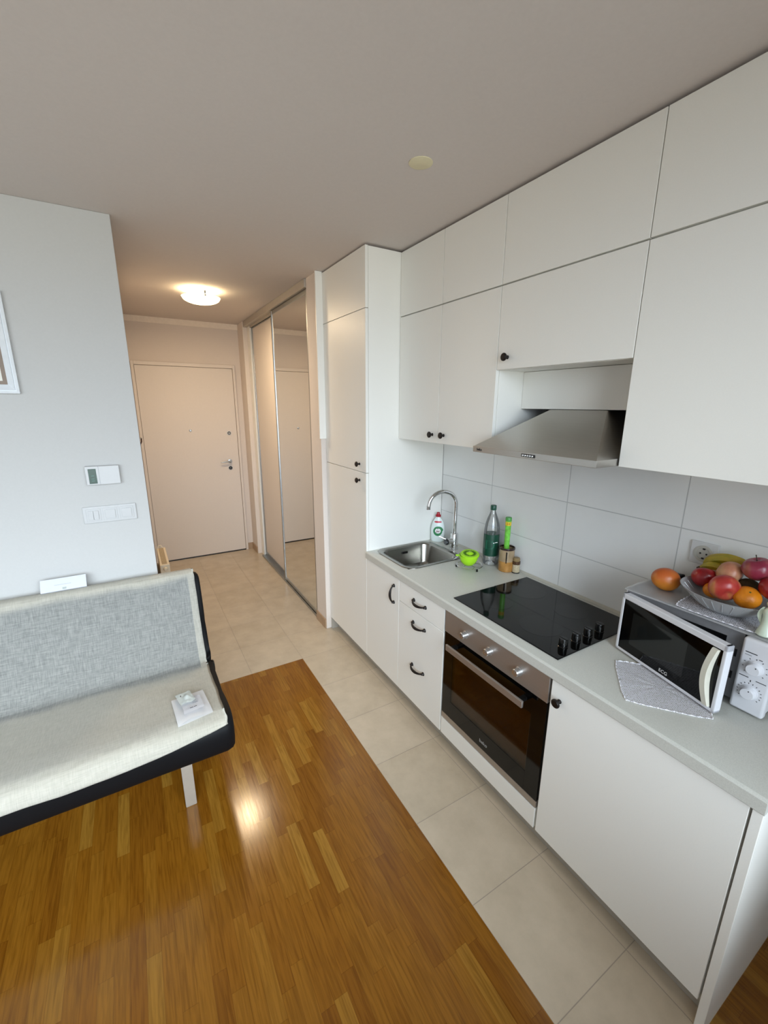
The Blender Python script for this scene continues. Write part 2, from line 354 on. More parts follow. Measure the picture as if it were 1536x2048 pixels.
def rrect(cx, cy, hx, hy, r, z, n=8):
    pts = []
    for (sx, sy, a0) in ((1, 1, 0), (-1, 1, PI/2), (-1, -1, PI), (1, -1, 1.5*PI)):
        for k in range(n+1):
            a = a0+PI/2*k/n; pts.append((cx+sx*(hx-r)+r*math.cos(a), cy+sy*(hy-r)+r*math.sin(a), z))
    return pts

# ------------------------------------------------------------------ the room shell
X0, X1 = -4.1, DW+0.1
struct('floor', MB().box(X0, WB, BACKY, YW, -0.05, 0).box(WB, X1, BACKY, -0.605, -0.05, 0), PARQ, 'oak strip parquet of the living area', smooth=False)
struct('floor', MB().box(WB, X1, -0.605, YW, -0.05, 0).box(XL-0.1, X1, YW, YF+0.1, -0.05, 0), FTILE, 'beige tiles along the kitchen and through the hall', smooth=False)
struct('ceiling', MB().box(X0, X1, BACKY, YF+0.1, H, H+0.1), CEIL, smooth=False)
struct('wall_left', MB().box(X0-0.1, X0, BACKY, YL, 0, H), REARWALL, smooth=False)
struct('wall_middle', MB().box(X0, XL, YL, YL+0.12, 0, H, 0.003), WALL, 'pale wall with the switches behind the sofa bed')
struct('wall_hall', MB().box(XL-0.12, XL-0.001, YL+0.12, YF, 0, H), HALLWALL, smooth=False)
struct('wall_far', MB().box(XL-0.12, X1, YF, YF+0.1, 0, H), HALLWALL, smooth=False)
struct('wall_right', MB().box(DW+0.006, X1, BACKY, 2.19, 0, H), WALL, smooth=False)
struct('wall_backsplash', MB().box(DW, DW+0.006, BACKY, T0, 0.78, ZU+0.05), BTILE, 'white wall tiles above the worktop', smooth=False)
struct('wall_pillar', MB().box(-0.035, DW+0.006, T1+0.003, 2.195, 0, H, 0.002), HALLWALL, 'narrow wall end between wardrobe and tall cabinet')
struct('wall_corner', MB().box(-0.053, DW+0.1, 4.03, YF, 0, H, 0.002), HALLWALL, 'short wall beside the entrance door')
struct('wall_niche', MB().box(0.6, 0.69, 2.195, 4.03, 0, H), HALLWALL, smooth=False)
# back wall with the window opening
struct('wall_back', MB().box(X0, WX0, BACKY-0.1, BACKY, 0, H).box(WX1, X1, BACKY-0.1, BACKY, 0, H).box(WX0, WX1, BACKY-0.1, BACKY, 0, WZ0).box(WX0, WX1, BACKY-0.1, BACKY, WZ1, H), REARWALL, smooth=False)
wf = MB()
for a in (WX0, (WX0+WX1)/2-0.03, WX1-0.06): wf.box(a, a+0.06, BACKY-0.08, BACKY-0.02, WZ0, WZ1, 0.004)
for z in (WZ0, WZ1-0.06): wf.box(WX0, WX1, BACKY-0.08, BACKY-0.02, z, z+0.06, 0.004)
wo = struct('window_1', wf, WPLAS)
MB().box(WX0+0.05, WX1-0.05, BACKY-0.055, BACKY-0.05, WZ0+0.05, WZ1-0.05).build('pane', PANE, wo, smooth=False)
# trims and skirting
struct('trim_1', MB().box(-0.047, -0.0, T1-0.008, T1+0.004, 1.49, H-0.001, 0.001), WHITE, 'pale cover strip down the edge of the pillar')
struct('trim_2', MB().box(XL, -0.053, YF-0.004, YF, H-0.055, H), mat('pale_band', '#ece2d6', 0.85), 'paler band at the top of the far wall', smooth=False)  # thin strip, paler than the wall, right below the ceiling
struct('baseboard_hall', MB().box(-0.118, -0.053, YF-0.01, YF, 0, 0.075, 0.001).box(-0.063, -0.053, 4.03, YF-0.01, 0, 0.075, 0.001), TILEBASE)
struct('baseboard_pillar', MB().box(-0.045, -0.035, T1+0.003, 2.195, 0, 0.078, 0.001), TILEBASE)
struct('baseboard_right', MB().box(DW-0.008, DW+0.006, BACKY, -0.605, 0, 0.08, 0.002), WPLAS)

# entrance door
dr = struct('door_1', MB().box(-1.085, -0.1465, YF-0.016, YF-0.002, 0.012, 2.098, 0.002), DOORM, 'pale flat entrance door at the end of the hall')
fr = MB()
fr.box(-0.143, -0.118, YF-0.03, YF-0.001, 0, 2.137, 0.003).box(-1.115, -1.088, YF-0.03, YF-0.001, 0, 2.137, 0.003).box(-1.088, -0.143, YF-0.03, YF-0.001, 2.101, 2.137, 0.003)
fr.build('door_frame', DOORM, dr)
MB().box(-1.085, -0.145, YF-0.02, YF-0.005, 0.0, 0.011).build('threshold', BLACKP, dr, smooth=False)
MB().lathe([(0.013, 0), (0.013, 0.004), (0.010, 0.006), (0.005, 0.006), (0, 0.0045)], (-0.630, YF-0.016, 1.443), '-y', m=ALU).build('peephole', None, dr)
lk = MB().lathe([(0.026, 0), (0.026, 0.005), (0.022, 0.008), (0.017, 0.008)], (-0.233, YF-0.016, 1.405), '-y', m=WPLAS).lathe([(0.018, 0), (0.018, 0.009), (0, 0.009)], (-0.233, YF-0.016, 1.405), '-y', m=BLACKP).lathe([(0.011, 0), (0.011, 0.016), (0.008, 0.019), (0, 0.019)], (-0.233, YF-0.016, 1.405), '-y', m=CHROME)
lk.build('upper_lock', None, dr)
lk = MB().lathe([(0.026, 0), (0.026, 0.005), (0.022, 0.008), (0.019, 0.008)], (-0.248, YF-0.016, 1.012), '-y', m=WPLAS).lathe([(0.02, 0), (0.02, 0.01), (0, 0.010)], (-0.248, YF-0.016, 1.012), '-y', m=BLACKP).box(-0.2505, -0.2455, YF-0.030, YF-0.026, 1.002, 1.022, 0.001, m=GREYM)
lk.build('lower_lock', None, dr)
MB().lathe([(0.022, 0), (0.022, 0.008), (0.011, 0.010), (0.011, 0.04), (0, 0.04)], (-0.247, YF-0.016, 1.088), '-y', m=ALU).tube([(-0.247, YF-0.055, 1.088), (-0.275, YF-0.06, 1.088), (-0.33, YF-0.06, 1.085), (-0.355, YF-0.055, 1.083)], [0.010, 0.009, 0.008, 0.007], m=ALU).build('door_handle', None, dr)

# ceiling lamp in the hall
LC = Vector((-0.605, 2.92, H))
lamp = thing('ceiling_lamp', LC, 'round frosted glass ceiling lamp glowing warm in the hall', 'lamp')
MB().lathe([(0.085, 0), (0.085, -0.028), (0.05, -0.032), (0, -0.032)], LC, m=WPLAS).build('base', WPLAS, lamp)
sh = []
for k in range(13):
    a = k/12; sh.append((0.135*math.cos(a*PI/2) if k < 12 else 0.0, -0.052-0.045*math.sin(a*PI/2)))
MB().lathe([(0.130, -0.048), (0.139, -0.049)]+sh, LC, seg=48).build('glass_shade', m_emit('lamp_glass', '#ffe2a6', 6.0), lamp)
for k in range(3):
    a = 0.6+k*2*PI/3; c = LC+Vector((0.132*math.cos(a), 0.132*math.sin(a), 0))
    MB().box(-0.012, 0.004, -0.006, 0.006, -0.062, -0.026, 0.001, M=Matrix.Translation(c) @ Matrix.Rotation(a, 4, 'Z')).build('clip', ALU, lamp)
pl = bpy.data.lights.new('lamp_glow', 'AREA'); pl.shape = 'DISK'; pl.size = 0.24; pl.energy = LAMP_POWER; pl.color = (1.0, 0.76, 0.49)
po = bpy.data.objects.new('lamp_glow', pl); COL.objects.link(po); po.location = (0, 0, -0.101); po.parent = lamp
pl2 = bpy.data.lights.new('lamp_upward_glow', 'AREA'); pl2.shape = 'DISK'; pl2.size = 0.2; pl2.energy = LAMP_POWER*0.14; pl2.color = (1.0, 0.76, 0.49)
po2 = bpy.data.objects.new('lamp_upward_glow', pl2); COL.objects.link(po2); po2.location = (0, 0, -0.036); po2.rotation_euler = (PI, 0, 0); po2.parent = lamp
plain('ceiling_cover', MB().lathe([(0.043, 0), (0.043, -0.002), (0.04, -0.003), (0, -0.003)], (-0.186, 0.625, H), seg=40), mat('cream_cover', '#d8cfae', 0.7), 'flat cream round cover on the ceiling above the kitchen', 'cover', (-0.186, 0.625, H))

# ------------------------------------------------------------------ sliding wardrobe
wd = thing('sliding_wardrobe', (0.0, 3.1, 0), 'built-in sliding wardrobe with one plain and one mirrored door in the hall', 'wardrobe')
Y0w, Y1w = 2.197, 4.028
MB().box(-0.047, 0.045, Y0w, Y1w, H-0.055, H-0.002, 0.001).box(-0.006, 0.002, Y0w, Y1w, H-0.075, H-0.055).build('top_rail', RAIL, wd)
MB().box(-0.035, 0.045, Y0w, Y1w-0.11, 0.001, 0.012, 0.001).box(-0.035, -0.031, Y0w, Y1w-0.11, 0.012, 0.02).box(0.004, 0.008, Y0w, Y1w-0.11, 0.012, 0.02).build('bottom_rail', ALU, wd)
MB().box(-0.01, 0.59, 3.915, 4.028, 0.001, H-0.056, 0.002).build('side_panel', WHITE, wd)
pd = MB().box(0.014, 0.026, 3.08, 3.90, 0.05, H-0.062).build('plain_door', DOORM, wd, smooth=False)
tag(pd, 'plain pale sliding door')
f = MB()
for a in (3.055, 3.885): f.box(0.006, 0.032, a, a+0.026, 0.014, H-0.06, 0.003)
f.box(0.008, 0.03, 3.08, 3.885, 0.014, 0.055, 0.002).box(0.008, 0.03, 3.08, 3.885, H-0.085, H-0.06, 0.002)
f.build('door_frame', ALU, pd)
md = MB().box(-0.023, -0.016, 2.222, 3.06, 0.05, H-0.085).build('mirror_door', MIRROR, wd, smooth=False)
tag(md, 'mirrored sliding door')
f = MB()
for a in (2.199, 3.058): f.box(-0.03, -0.004, a, a+0.026, 0.014, H-0.06, 0.004)
f.box(-0.027, -0.008, 2.225, 3.058, 0.014, 0.052, 0.002).box(-0.027, -0.008, 2.225, 3.058, H-0.09, H-0.06, 0.002)
f.build('door_frame', ALU, md)

# ------------------------------------------------------------------ kitchen handles
def knob(mb, c, r=0.0165):
    return mb.lathe([(0.008, 0), (0.008, 0.003), (0.005, 0.006), (0.005, 0.012), (r*0.7, 0.016), (r, 0.021), (r, 0.025), (r*0.75, 0.0285), (0, 0.0295)], c, '-x', 24)
def add_knob(y, z, x, parent): return knob(MB(), (x, y, z)).build('knob', BLACKM, parent)
def bow_handle(c, vertical, parent, L=0.103):
    mb = MB(); pts = []; rr = []
    for k in range(13):
        t = k/12; s = (t-0.5)*L; dx = -0.027*math.sin(PI*min(1, max(0, t)))**0.45
        pts.append((c[0]+dx-0.001, c[1]+(0 if vertical else s), c[2]+(s if vertical else -0.004*math.sin(PI*t)))); rr.append(0.0045+0.0030*math.sin(PI*t)**2)
    mb.tube(pts, rr, 10)
    for e in (-1, 1):
        p = (c[0], c[1]+(0 if vertical else e*L/2), c[2]+(e*L/2 if vertical else 0))
        mb.lathe([(0.0105, 0), (0.0105, 0.002), (0.007, 0.006), (0.0055, 0.013), (0, 0.013)], p, '-x', 16)
    return mb.build('handle', BLACKM, parent)
G = 0.0016
def front(name, x, y0, y1, z0, z1, parent, m=None): return MB().box(x, x+0.018, y0+G, y1-G, z0+G, z1-G, 0.0012).build(name, m or WHITE, parent)
def carcass(x, y0, y1, z0, z1, parent, xb=None, solid=True):
    xb = xb or DW-0.002; t = 0.016; mb = MB()
    mb.box(x, xb, y0+0.0005, y0+t, z0, z1).box(x, xb, y1-t, y1-0.0005, z0, z1).box(x, xb, y0+t, y1-t, z0, z0+t).box(x, xb, y0+t, y1-t, z1-t, z1).box(xb-0.004, xb, y0+t, y1-t, z0+t, z1-t)
    return mb.build('body', WHITE, parent, smooth=False)

# tall cabinet
tc = thing('tall_cabinet', (0.3, 1.7, 0), 'white tall kitchen cabinet reaching the ceiling beside the wardrobe', 'cabinet')
carcass(0.019, T0+0.0005, T1, ZB, H-0.012, tc)
d = front('upper_door', 0, T0, T1, ZT1, H-0.008, tc)
d = front('middle_door', 0, T0, T1, ZT2, ZT1, tc); add_knob(1.4885-0.008, 1.372, 0, d)
d = front('lower_door', 0, T0, T1, ZB, ZT2, tc); add_knob(1.4885-0.008, 1.272, 0, d)
MB().box(0.055, 0.07, T0, T1-0.02, 0.001, ZB-0.001).box(0.004, 0.055, T1-0.018, T1-0.002, 0.001, ZB-0.001, m=None).build('plinth', PLINTH, tc, smooth=False)

# base cabinets
sc_ = thing('sink_cabinet', (0.3, 1.2, 0), 'white base cabinet with an upright black handle under the sink', 'cabinet')
mb = MB(); t = 0.016
mb.box(0.019, DW-0.01, S0+0.0005, S0+t, ZB, ZCB-0.001).box(0.019, DW-0.01, T0-t, T0-0.0005, ZB, ZCB-0.001).box(0.019, DW-0.01, S0+t, T0-t, ZB, ZB+t).box(DW-0.014, DW-0.01, S0+t, T0-t, ZB+t, ZCB-0.001)
mb.build('body', WHITE, sc_, smooth=False)
d = front('door', 0, S0, T0, ZB, ZCB-0.003, sc_); bow_handle((0, 1.064, 0.675), True, d)
dc = thing('drawer_cabinet', (0.3, 0.8, 0), 'white base cabinet with black handled drawers left of the oven', 'cabinet')
carcass(0.019, 0.6042, S0, ZB, ZCB-0.001, dc, DW-0.01)
d = front('drawer', 0, 0.6042, S0, 0.658, ZCB-0.003, dc); bow_handle((0, 0.811, 0.722), False, d)
d = front('drawer', 0, 0.6042, S0, ZB, 0.658, dc); bow_handle((0, 0.812, 0.592), False, d); bow_handle((0, 0.813, 0.334), False, d)
oc = thing('oven_cabinet', (0.3, 0.3, 0), 'white cabinet housing that holds the built-in oven', 'cabinet')
mb = MB().box(0.019, DW-0.01, 0.5995, 0.604, ZB, ZCB-0.001).box(0.019, DW-0.01, -0.004, 0.0005, ZB, ZCB-0.001).box(0.019, DW-0.01, 0.001, 0.599, ZB, ZB+0.016).box(0.03, DW-0.01, 0.001, 0.599, 0.17, 0.186)
mb.build('body', WHITE, oc, smooth=False)
front('bottom_panel', 0, 0.003, 0.6, ZB, 0.192, oc)
bc = thing('base_cabinet', (0.3, -0.3, 0), 'white base cabinet with one wide door and a round black knob, right of the oven', 'cabinet')
carcass(0.019, E_, -0.0045, ZB, ZCB-0.001, bc, DW-0.01)
d = front('door', 0, E_, -0.004, ZB, ZCB-0.003, bc); add_knob(-0.043, 0.7145, 0, d)
MB().box(-0.001, DW-0.01, -0.604, E_-0.004, 0.0, ZCB-0.001, 0.001).build('side_panel', WHITE, bc)
plain('plinth', MB().box(0.055, 0.068, E_-0.003, T0-0.001, 0.001, ZB-0.001), PLINTH, 'grey plinth strip running under the base cabinets', 'plinth', (0.06, 0.4, 0), smooth=False)

# worktop with the sink cut-out
SKX0, SKX1, SKY0, SKY1 = 0.062, 0.455, 1.012, 1.372
wt = thing('worktop', (0.3, 0.4, ZCB), 'light grey speckled kitchen worktop with a rounded front edge', 'worktop')
prof = [(0.03, ZCB), (-0.006, ZCB), (-0.008, ZCB+0.003), (-0.008, ZC-0.007), (-0.0055, ZC-0.002), (0.0, ZC), (0.03, ZC)]
mb = MB().prism(prof, 'y', -0.606, T0-0.0005)
mb.box(0.03, DW-0.002, -0.606, SKY0, ZCB, ZC).box(0.03, DW-0.002, SKY1, T0-0.0005, ZCB, ZC).box(0.03, SKX0, SKY0, SKY1, ZCB, ZC).box(SKX1, DW-0.002, SKY0, SKY1, ZCB, ZC)
mb.build('board', WORK, wt)
MB().prism([(DW-0.009, ZC), (DW-0.001, ZC), (DW-0.001, ZC+0.013), (DW-0.004, ZC+0.013), (DW-0.009, ZC+0.003)], 'y', -0.606, T0-0.001).build('wall_strip', mat('strip_grey', '#b9b6ab', 0.4), wt)

# sink
cx, cy = (SKX0+SKX1)/2, (SKY0+SKY1)/2
sk = thing('sink', (cx, cy, ZC), 'small stainless steel inset sink with rounded corners', 'sink')
hx, hy = (SKX1-SKX0)/2, (SKY1-SKY0)/2
R = [rrect(cx, cy, hx+0.014, hy+0.014, 0.075, ZC+0.0005), rrect(cx, cy, hx+0.013, hy+0.013, 0.075, ZC+0.004), rrect(cx, cy, hx+0.004, hy+0.004, 0.07, ZC+0.0045),
     rrect(cx, cy, hx-0.014, hy-0.014, 0.06, ZC+0.002), rrect(cx, cy, hx-0.019, hy-0.019, 0.057, ZC-0.008), rrect(cx, cy, hx-0.028, hy-0.028, 0.05, ZC-0.12), rrect(cx, cy, hx-0.04, hy-0.04, 0.05, ZC-0.142), rrect(cx, cy, hx-0.07, hy-0.07, 0.05, ZC-0.148), rrect(cx, cy, 0.05, 0.05, 0.045, ZC-0.15), rrect(cx, cy, 0.03, 0.03, 0.029, ZC-0.1505)]
MB().loops(R, cap1=True).build('basin', SINKM, sk, angle=1.2)
MB().lathe([(0.036, 0), (0.036, 0.002), (0.03, 0.003), (0.012, 0.001), (0, 0.004)], (cx, cy, ZC-0.1495), m=CHROME).build('drain', None, sk)
MB().box(cx-0.02, cx+0.02, SKY1-0.0295, SKY1-0.0265, ZC-0.045, ZC-0.03, 0.001).build('overflow_slot', BLACKP, sk)

# faucet
fx_, fy_ = 0.514, 1.166
fa = thing('faucet', (fx_, fy_, ZC), 'chrome kitchen faucet with a tall curved spout behind the sink', 'faucet')
MB().lathe([(0.029, 0), (0.029, 0.004), (0.0245, 0.006), (0.0245, 0.098), (0.022, 0.103), (0.012, 0.105), (0.012, 0.112), (0, 0.112)], (fx_, fy_, ZC+0.0006)).build('base', CHROME, fa)
A = Vector((fx_, fy_, ZC+0.1)); B = Vector((fx_, fy_, 1.128)); D_ = Vector((0.325, 1.195, 0)); dirv = (Vector((D_.x, D_.y, 0))-Vector((fx_, fy_, 0))); Rr = dirv.length/2; dirv.normalize()
pts = [A, A.lerp(B, 0.35), A.lerp(B, 0.7)]
for k in range(15):
    a = PI*k/14*0.97; pts.append(B+dirv*(Rr-Rr*math.cos(a))+Vector((0, 0, Rr*0.86*math.sin(a))))
pts.append(pts[-1]+Vector((-0.003, 0, -0.028)))
MB().tube(pts, [0.0135]*4+[0.0125]*(len(pts)-4), 16).tube([pts[-1]+Vector((0.0003, 0, 0.02)), pts[-1]+Vector((-0.0003, 0, -0.002))], 0.0138, 16).build('spout', CHROME, fa)
v = MB().lathe([(0.019, 0), (0.019, 0.052), (0.0185, 0.056)], (fx_, fy_, ZC+0.054), '-x').build('valve', CHROME, fa)
MB().lathe([(0.0195, 0.056), (0.0195, 0.068), (0.017, 0.071), (0, 0.071)], (fx_, fy_, ZC+0.054), '-x').build('valve_cap', mat('dark_chrome', '#4a4c4e', 0.2, 0.9), v)
MB().tube([(fx_-0.058, fy_+0.004, ZC+0.068), (fx_-0.095, fy_+0.035, ZC+0.088)], [0.004, 0.003], 10).build('lever', CHROME, v)

# hob
hb = thing('hob', (0.3, 0.3, ZC), 'black glass ceramic hob with four knobs at its right end', 'hob')
MB().box(0.046, 0.548, 0.0145, 0.5997, ZC+0.0003, ZC+0.0055, 0.0015).build('glass_plate', BLACKG, hb)
zr = mat('hob_ring', '#090909', 0.075, spec=0.36)
for (a, b_, r) in ((0.19, 0.21, 0.088), (0.19, 0.46, 0.072), (0.41, 0.23, 0.072), (0.41, 0.475, 0.088)):
    MB().lathe([(r, 0), (r, 0.0002), (0, 0.0002)], (a, b_, ZC+0.0056), seg=48).build('cooking_zone', zr, hb)
kn = mat('hob_knob', '#060606', 0.16)
for a in (0.135, 0.213, 0.287, 0.362):
    MB().lathe([(0.0195, 0), (0.0195, 0.002), (0.0175, 0.004), (0.0160, 0.030), (0.0150, 0.0335), (0, 0.0335)], (a, 0.062, ZC+0.0055), seg=28).box(a-0.003, a+0.003, 0.062-0.0165, 0.062+0.0165, ZC+0.036, ZC+0.0405, 0.001).build('knob', kn, hb)

# oven
ov = thing('oven', (0.3, 0.3, 0.19), 'built-in oven with dark glass door and steel control panel', 'oven')
mb = MB().box(-0.002, 0.02, 0.0035, 0.5965, 0.674, 0.7825, 0.0015)
cp = mb.build('control_panel', OVENST, ov)
ALUK = mat('knob_silver', '#c9cacb', 0.22, 0.9)
for y in (0.451, 0.300, 0.140):
    MB().lathe([(0.0185, 0), (0.0185, 0.003), (0.0165, 0.005), (0.0155, 0.024), (0.013, 0.027), (0, 0.0275)], (-0.002, y, 0.7265), '-x', m=ALUK).box(-0.0305, -0.0285, y-0.0012, y+0.0012, 0.7265, 0.7405, m=ALUK).build('knob', None, cp)
t = 0.012; gx0, gx1 = 0.0, 0.020
od = MB().box(gx0, gx1, 0.0035, 0.070, 0.226, 0.672, 0.001).box(gx0, gx1, 0.533, 0.5965, 0.226, 0.672, 0.001).box(gx0, gx1, 0.0695, 0.5335, 0.226, 0.315).box(gx0, gx1, 0.0695, 0.5335, 0.585, 0.672).build('door', BLACKG, ov)
MB().box(0.001, 0.005, 0.0695, 0.5335, 0.315, 0.585).build('window_pane', OVGLASS, od, smooth=False)
MB().box(-0.001, 0.02, 0.0035, 0.5965, 0.196, 0.2255, 0.001).build('lower_trim', OVENST, od)
hz = 0.634
MB().box(-0.048, -0.038, 0.078, 0.532, hz-0.014, hz+0.014, 0.001).build('handle', OVENST, od)
for ya in (0.092, 0.497): MB().box(-0.0385, 0.0, ya, ya+0.02, hz-0.007, hz+0.007, 0.001).build('handle_mount', BLACKP, od)
text_part('maker_mark', 'beko', 0.024, basis((-0.0006, 0.30, 0.262), (0, -1, 0), (0, 0, 1)), mat('mark_silver', '#a2a2a0', 0.4), od)
CAV = mat('oven_cavity', '#7a6450', 0.5, 0.1, var=0.1)
cav = MB().box(0.022, 0.45, 0.062, 0.068, 0.26, 0.64).box(0.022, 0.45, 0.535, 0.541, 0.26, 0.64).box(0.022, 0.45, 0.062, 0.541, 0.254, 0.26).box(0.022, 0.45, 0.062, 0.541, 0.64, 0.646).box(0.45, 0.456, 0.062, 0.541, 0.254, 0.646)
cav.build('cavity', CAV, ov, smooth=False)
for z in (0.37, 0.50):
    mb = MB().tube([(0.04, 0.07, z), (0.04, 0.533, z)], 0.004, 8).tube([(0.44, 0.07, z), (0.44, 0.533, z)], 0.003, 8)
    for k in range(12): mb.tube([(0.04, 0.1+k*0.035, z), (0.44, 0.1+k*0.035, z)], 0.0018, 6)
    mb.build('rack', CHROME, ov)

# wall cabinets
HINGE = 0.019
def wall_cab(label, y0, y1, z0, z1, knobpos=None, group=None):
    r = thing('wall_cabinet', (0.4, (y0+y1)/2, z0), label, 'cabinet', group)
    carcass(DU+0.019, y0, y1, z0+0.0005, z1-0.0005, r)
    d = front('door', DU, y0, y1, z0+(0.0012 if z0 == ZS else 0), z1-(0.0016 if z1 == ZS else 0), r)
    if knobpos: add_knob(knobpos[0], knobpos[1], DU, d)
    return r
ZTOP = H-0.012
wall_cab('white wall cabinet over the sink, touching the tall cabinet, knob at its lower right', U1, T0-0.001, ZU, ZS, (1.052, 1.5695))
wall_cab('white wall cabinet left of the extractor hood, knob at its lower left', U2, U1, ZU, ZS, (0.954, 1.5705))
wall_cab('narrow white upper cabinet at the ceiling touching the tall cabinet', U1, T0-0.001, ZS, ZTOP)
wall_cab('white upper cabinet at the ceiling, second from the tall cabinet', U2, U1, ZS, ZTOP)
wall_cab('wide low white wall cabinet with a round knob, directly over the extractor hood', U3, U2, ZH, ZS, (0.543, 1.924))
wall_cab('wide white upper cabinet at the ceiling above the extractor hood', U3, U2, ZS, ZTOP)
wall_cab('large white wall cabinet right of the extractor hood, above the microwave', -0.598, U3, ZU, ZS)
wall_cab('white upper cabinet at the ceiling at the right edge, above the microwave side', -0.598, U3, ZS, ZTOP)
# white panel that hides the duct
plain('duct_panel', MB().box(0.40, 0.416, U3+0.001, U2-0.001, 1.711, ZH-0.001, 0.001), WHITE, 'white board closing the gap between hood and cabinet above it', 'panel', (0.4, 0.3, 1.71))

# extractor hood
hd = thing('extractor_hood', (0.35, 0.3, 1.53), 'stainless steel extractor hood with push buttons above the hob', 'hood')
hx0, hx1, hy0, hy1, hz0, hz1 = 0.108, DW-0.003, 0.004, 0.594, 1.527, 1.5525
mb = MB().box(hx0, hx1, hy0, hy1, hz0, hz1, 0.0015)
def rect(x0, x1, y0, y1, z): return [(x0, y0, z), (x1, y0, z), (x1, y1, z), (x0, y1, z)]
mb.loops([rect(hx0+0.002, hx1, hy0+0.002, hy1-0.002, hz1-0.001), rect(0.3905, hx1, 0.17, 0.43, 1.7085), rect(0.43, hx1, 0.19, 0.41, 1.7095)], cap0=True, cap1=True)
mb.build('canopy', STEEL, hd, angle=0.3)
MB().box(0.43, hx1, 0.2, 0.4, 1.7, ZH-0.002).build('duct', STEEL, hd, smooth=False)
MB().box(0.14, 0.54, 0.04, 0.56, hz0-0.004, hz0+0.002, 0.001).build('grease_filter', ALU, hd)
bz = MB().lathe([(0.0, 0), (0.001, 0)], (0, 0, -9)) if False else MB()
bz.box(hx0-0.002, hx0+0.001, 0.252, 0.318, 1.5335, 1.5455, 0.0009)
bp = bz.build('button_strip', BLACKP, hd)
for k in range(5):
    MB().lathe([(0.0042, 0), (0.0042, 0.003), (0.003, 0.0045), (0, 0.0045)], (hx0-0.002, 0.308-k*0.0115, 1.5395), '-x', 16).build('button', ALUK, bp)
text_part('maker_mark', 'beko', 0.016, basis((hx0-0.0005, 0.553, 1.539), (0, -1, 0), (0, 0, 1)), INK, hd, bold=0.0003)

# ------------------------------------------------------------------ things on the worktop
# dish soap
def soap():
    c = Vector((0.517, 1.342, ZC)); th = math.atan2(-0.829-1.342, -1.189-0.517)  # faces the room
    M = Matrix.Translation(c) @ Matrix.Rotation(th+PI/2, 4, 'Z')   # local -y... front is local -y
    M = Matrix.Translation(c) @ Matrix.Rotation(th-PI/2+PI, 4, 'Z') @ Matrix.Diagonal((1.18, 1.0, 1.0, 1.0))
    r = thing('dish_soap_bottle', c, 'white dish soap bottle with red cap and green label by the faucet', 'bottle')
    pr = [(0.030, 0), (0.035, 0.004), (0.037, 0.02), (0.0385, 0.055), (0.0390, 0.085), (0.0365, 0.11), (0.030, 0.135), (0.021, 0.155), (0.014, 0.165), (0.0125, 0.172), (0, 0.172)]
    MB(M).lathe(pr, sy=0.6, seg=40).build('body', mat('soap_plastic', '#dfe9e6', 0.25, var=0.01), r)
    MB(M).lathe([(0.014, 0.172), (0.0145, 0.174), (0.0145, 0.184), (0.010, 0.189), (0.0085, 0.198), (0.008, 0.203), (0, 0.2035)], sy=0.9, seg=24).build('cap', mat('red_plastic', '#a01526', 0.35), r)
    # labels sit on the front face (local -y): conform discs to the elliptic body
    def surf(x, z, off):
        rad = 0.0
        for (r0, z0), (r1, z1) in zip(pr, pr[1:]):
            if z0 <= z <= z1 and z1 > z0: rad = r0+(r1-r0)*(z-z0)/(z1-z0)
        q = max(0.0, 1-(x/max(rad, 1e-4))**2)
        return -rad*0.6*math.sqrt(q)-off
    def decal(name, shape, off, m, n=40):
        b = bmesh.new(); cxs = sum(p[0] for p in shape)/len(shape); czs = sum(p[1] for p in shape)/len(shape)
        rings = []
        for k in (0.02, 0.35, 0.7, 1.0): rings.append([b.verts.new((cxs+(px-cxs)*k, surf(cxs+(px-cxs)*k, czs+(pz-czs)*k, off), czs+(pz-czs)*k)) for px, pz in shape])
        for a, d in zip(rings, rings[1:]):
            for i in range(len(shape)): j = (i+1) % len(shape); b.faces.new((a[i], a[j], d[j], d[i]))
        mb = MB(M); mb.add(b); return mb.build(name, m, r)
    def ell(cx, cz, rx, rz, n=32): return [(cx+rx*math.cos(2*PI*i/n), cz+rz*math.sin(2*PI*i/n)) for i in range(n)]
    decal('green_label', [(x*1.0+(0.006 if z > 0.08 and x > 0 else 0), z) for x, z in ell(0.0, 0.076, 0.0255, 0.033)], 0.0006, mat('label_green', '#2f7d4c', 0.4, var=0.15, scale=60))
    decal('white_label', ell(0.001, 0.078, 0.0165, 0.0175), 0.0011, mat('label_white', '#eeeeec', 0.4))
    decal('red_label', ell(0.0, 0.139, 0.021, 0.0065), 0.0008, mat('label_red', '#c23a48', 0.4))
    decal('leaf_mark', ell(0.0, 0.093, 0.0022, 0.003), 0.0016, INK)
    fy = surf(0, 0.078, 0.0022)
    text_part('lettering', 'Jar', 0.019, M @ basis((0.001, fy, 0.077), (1, 0, 0), (0, 0, 1)), mat('label_maroon', '#7a1430', 0.5), r, bold=0.0004, shear=0.2)
    return r
soap()
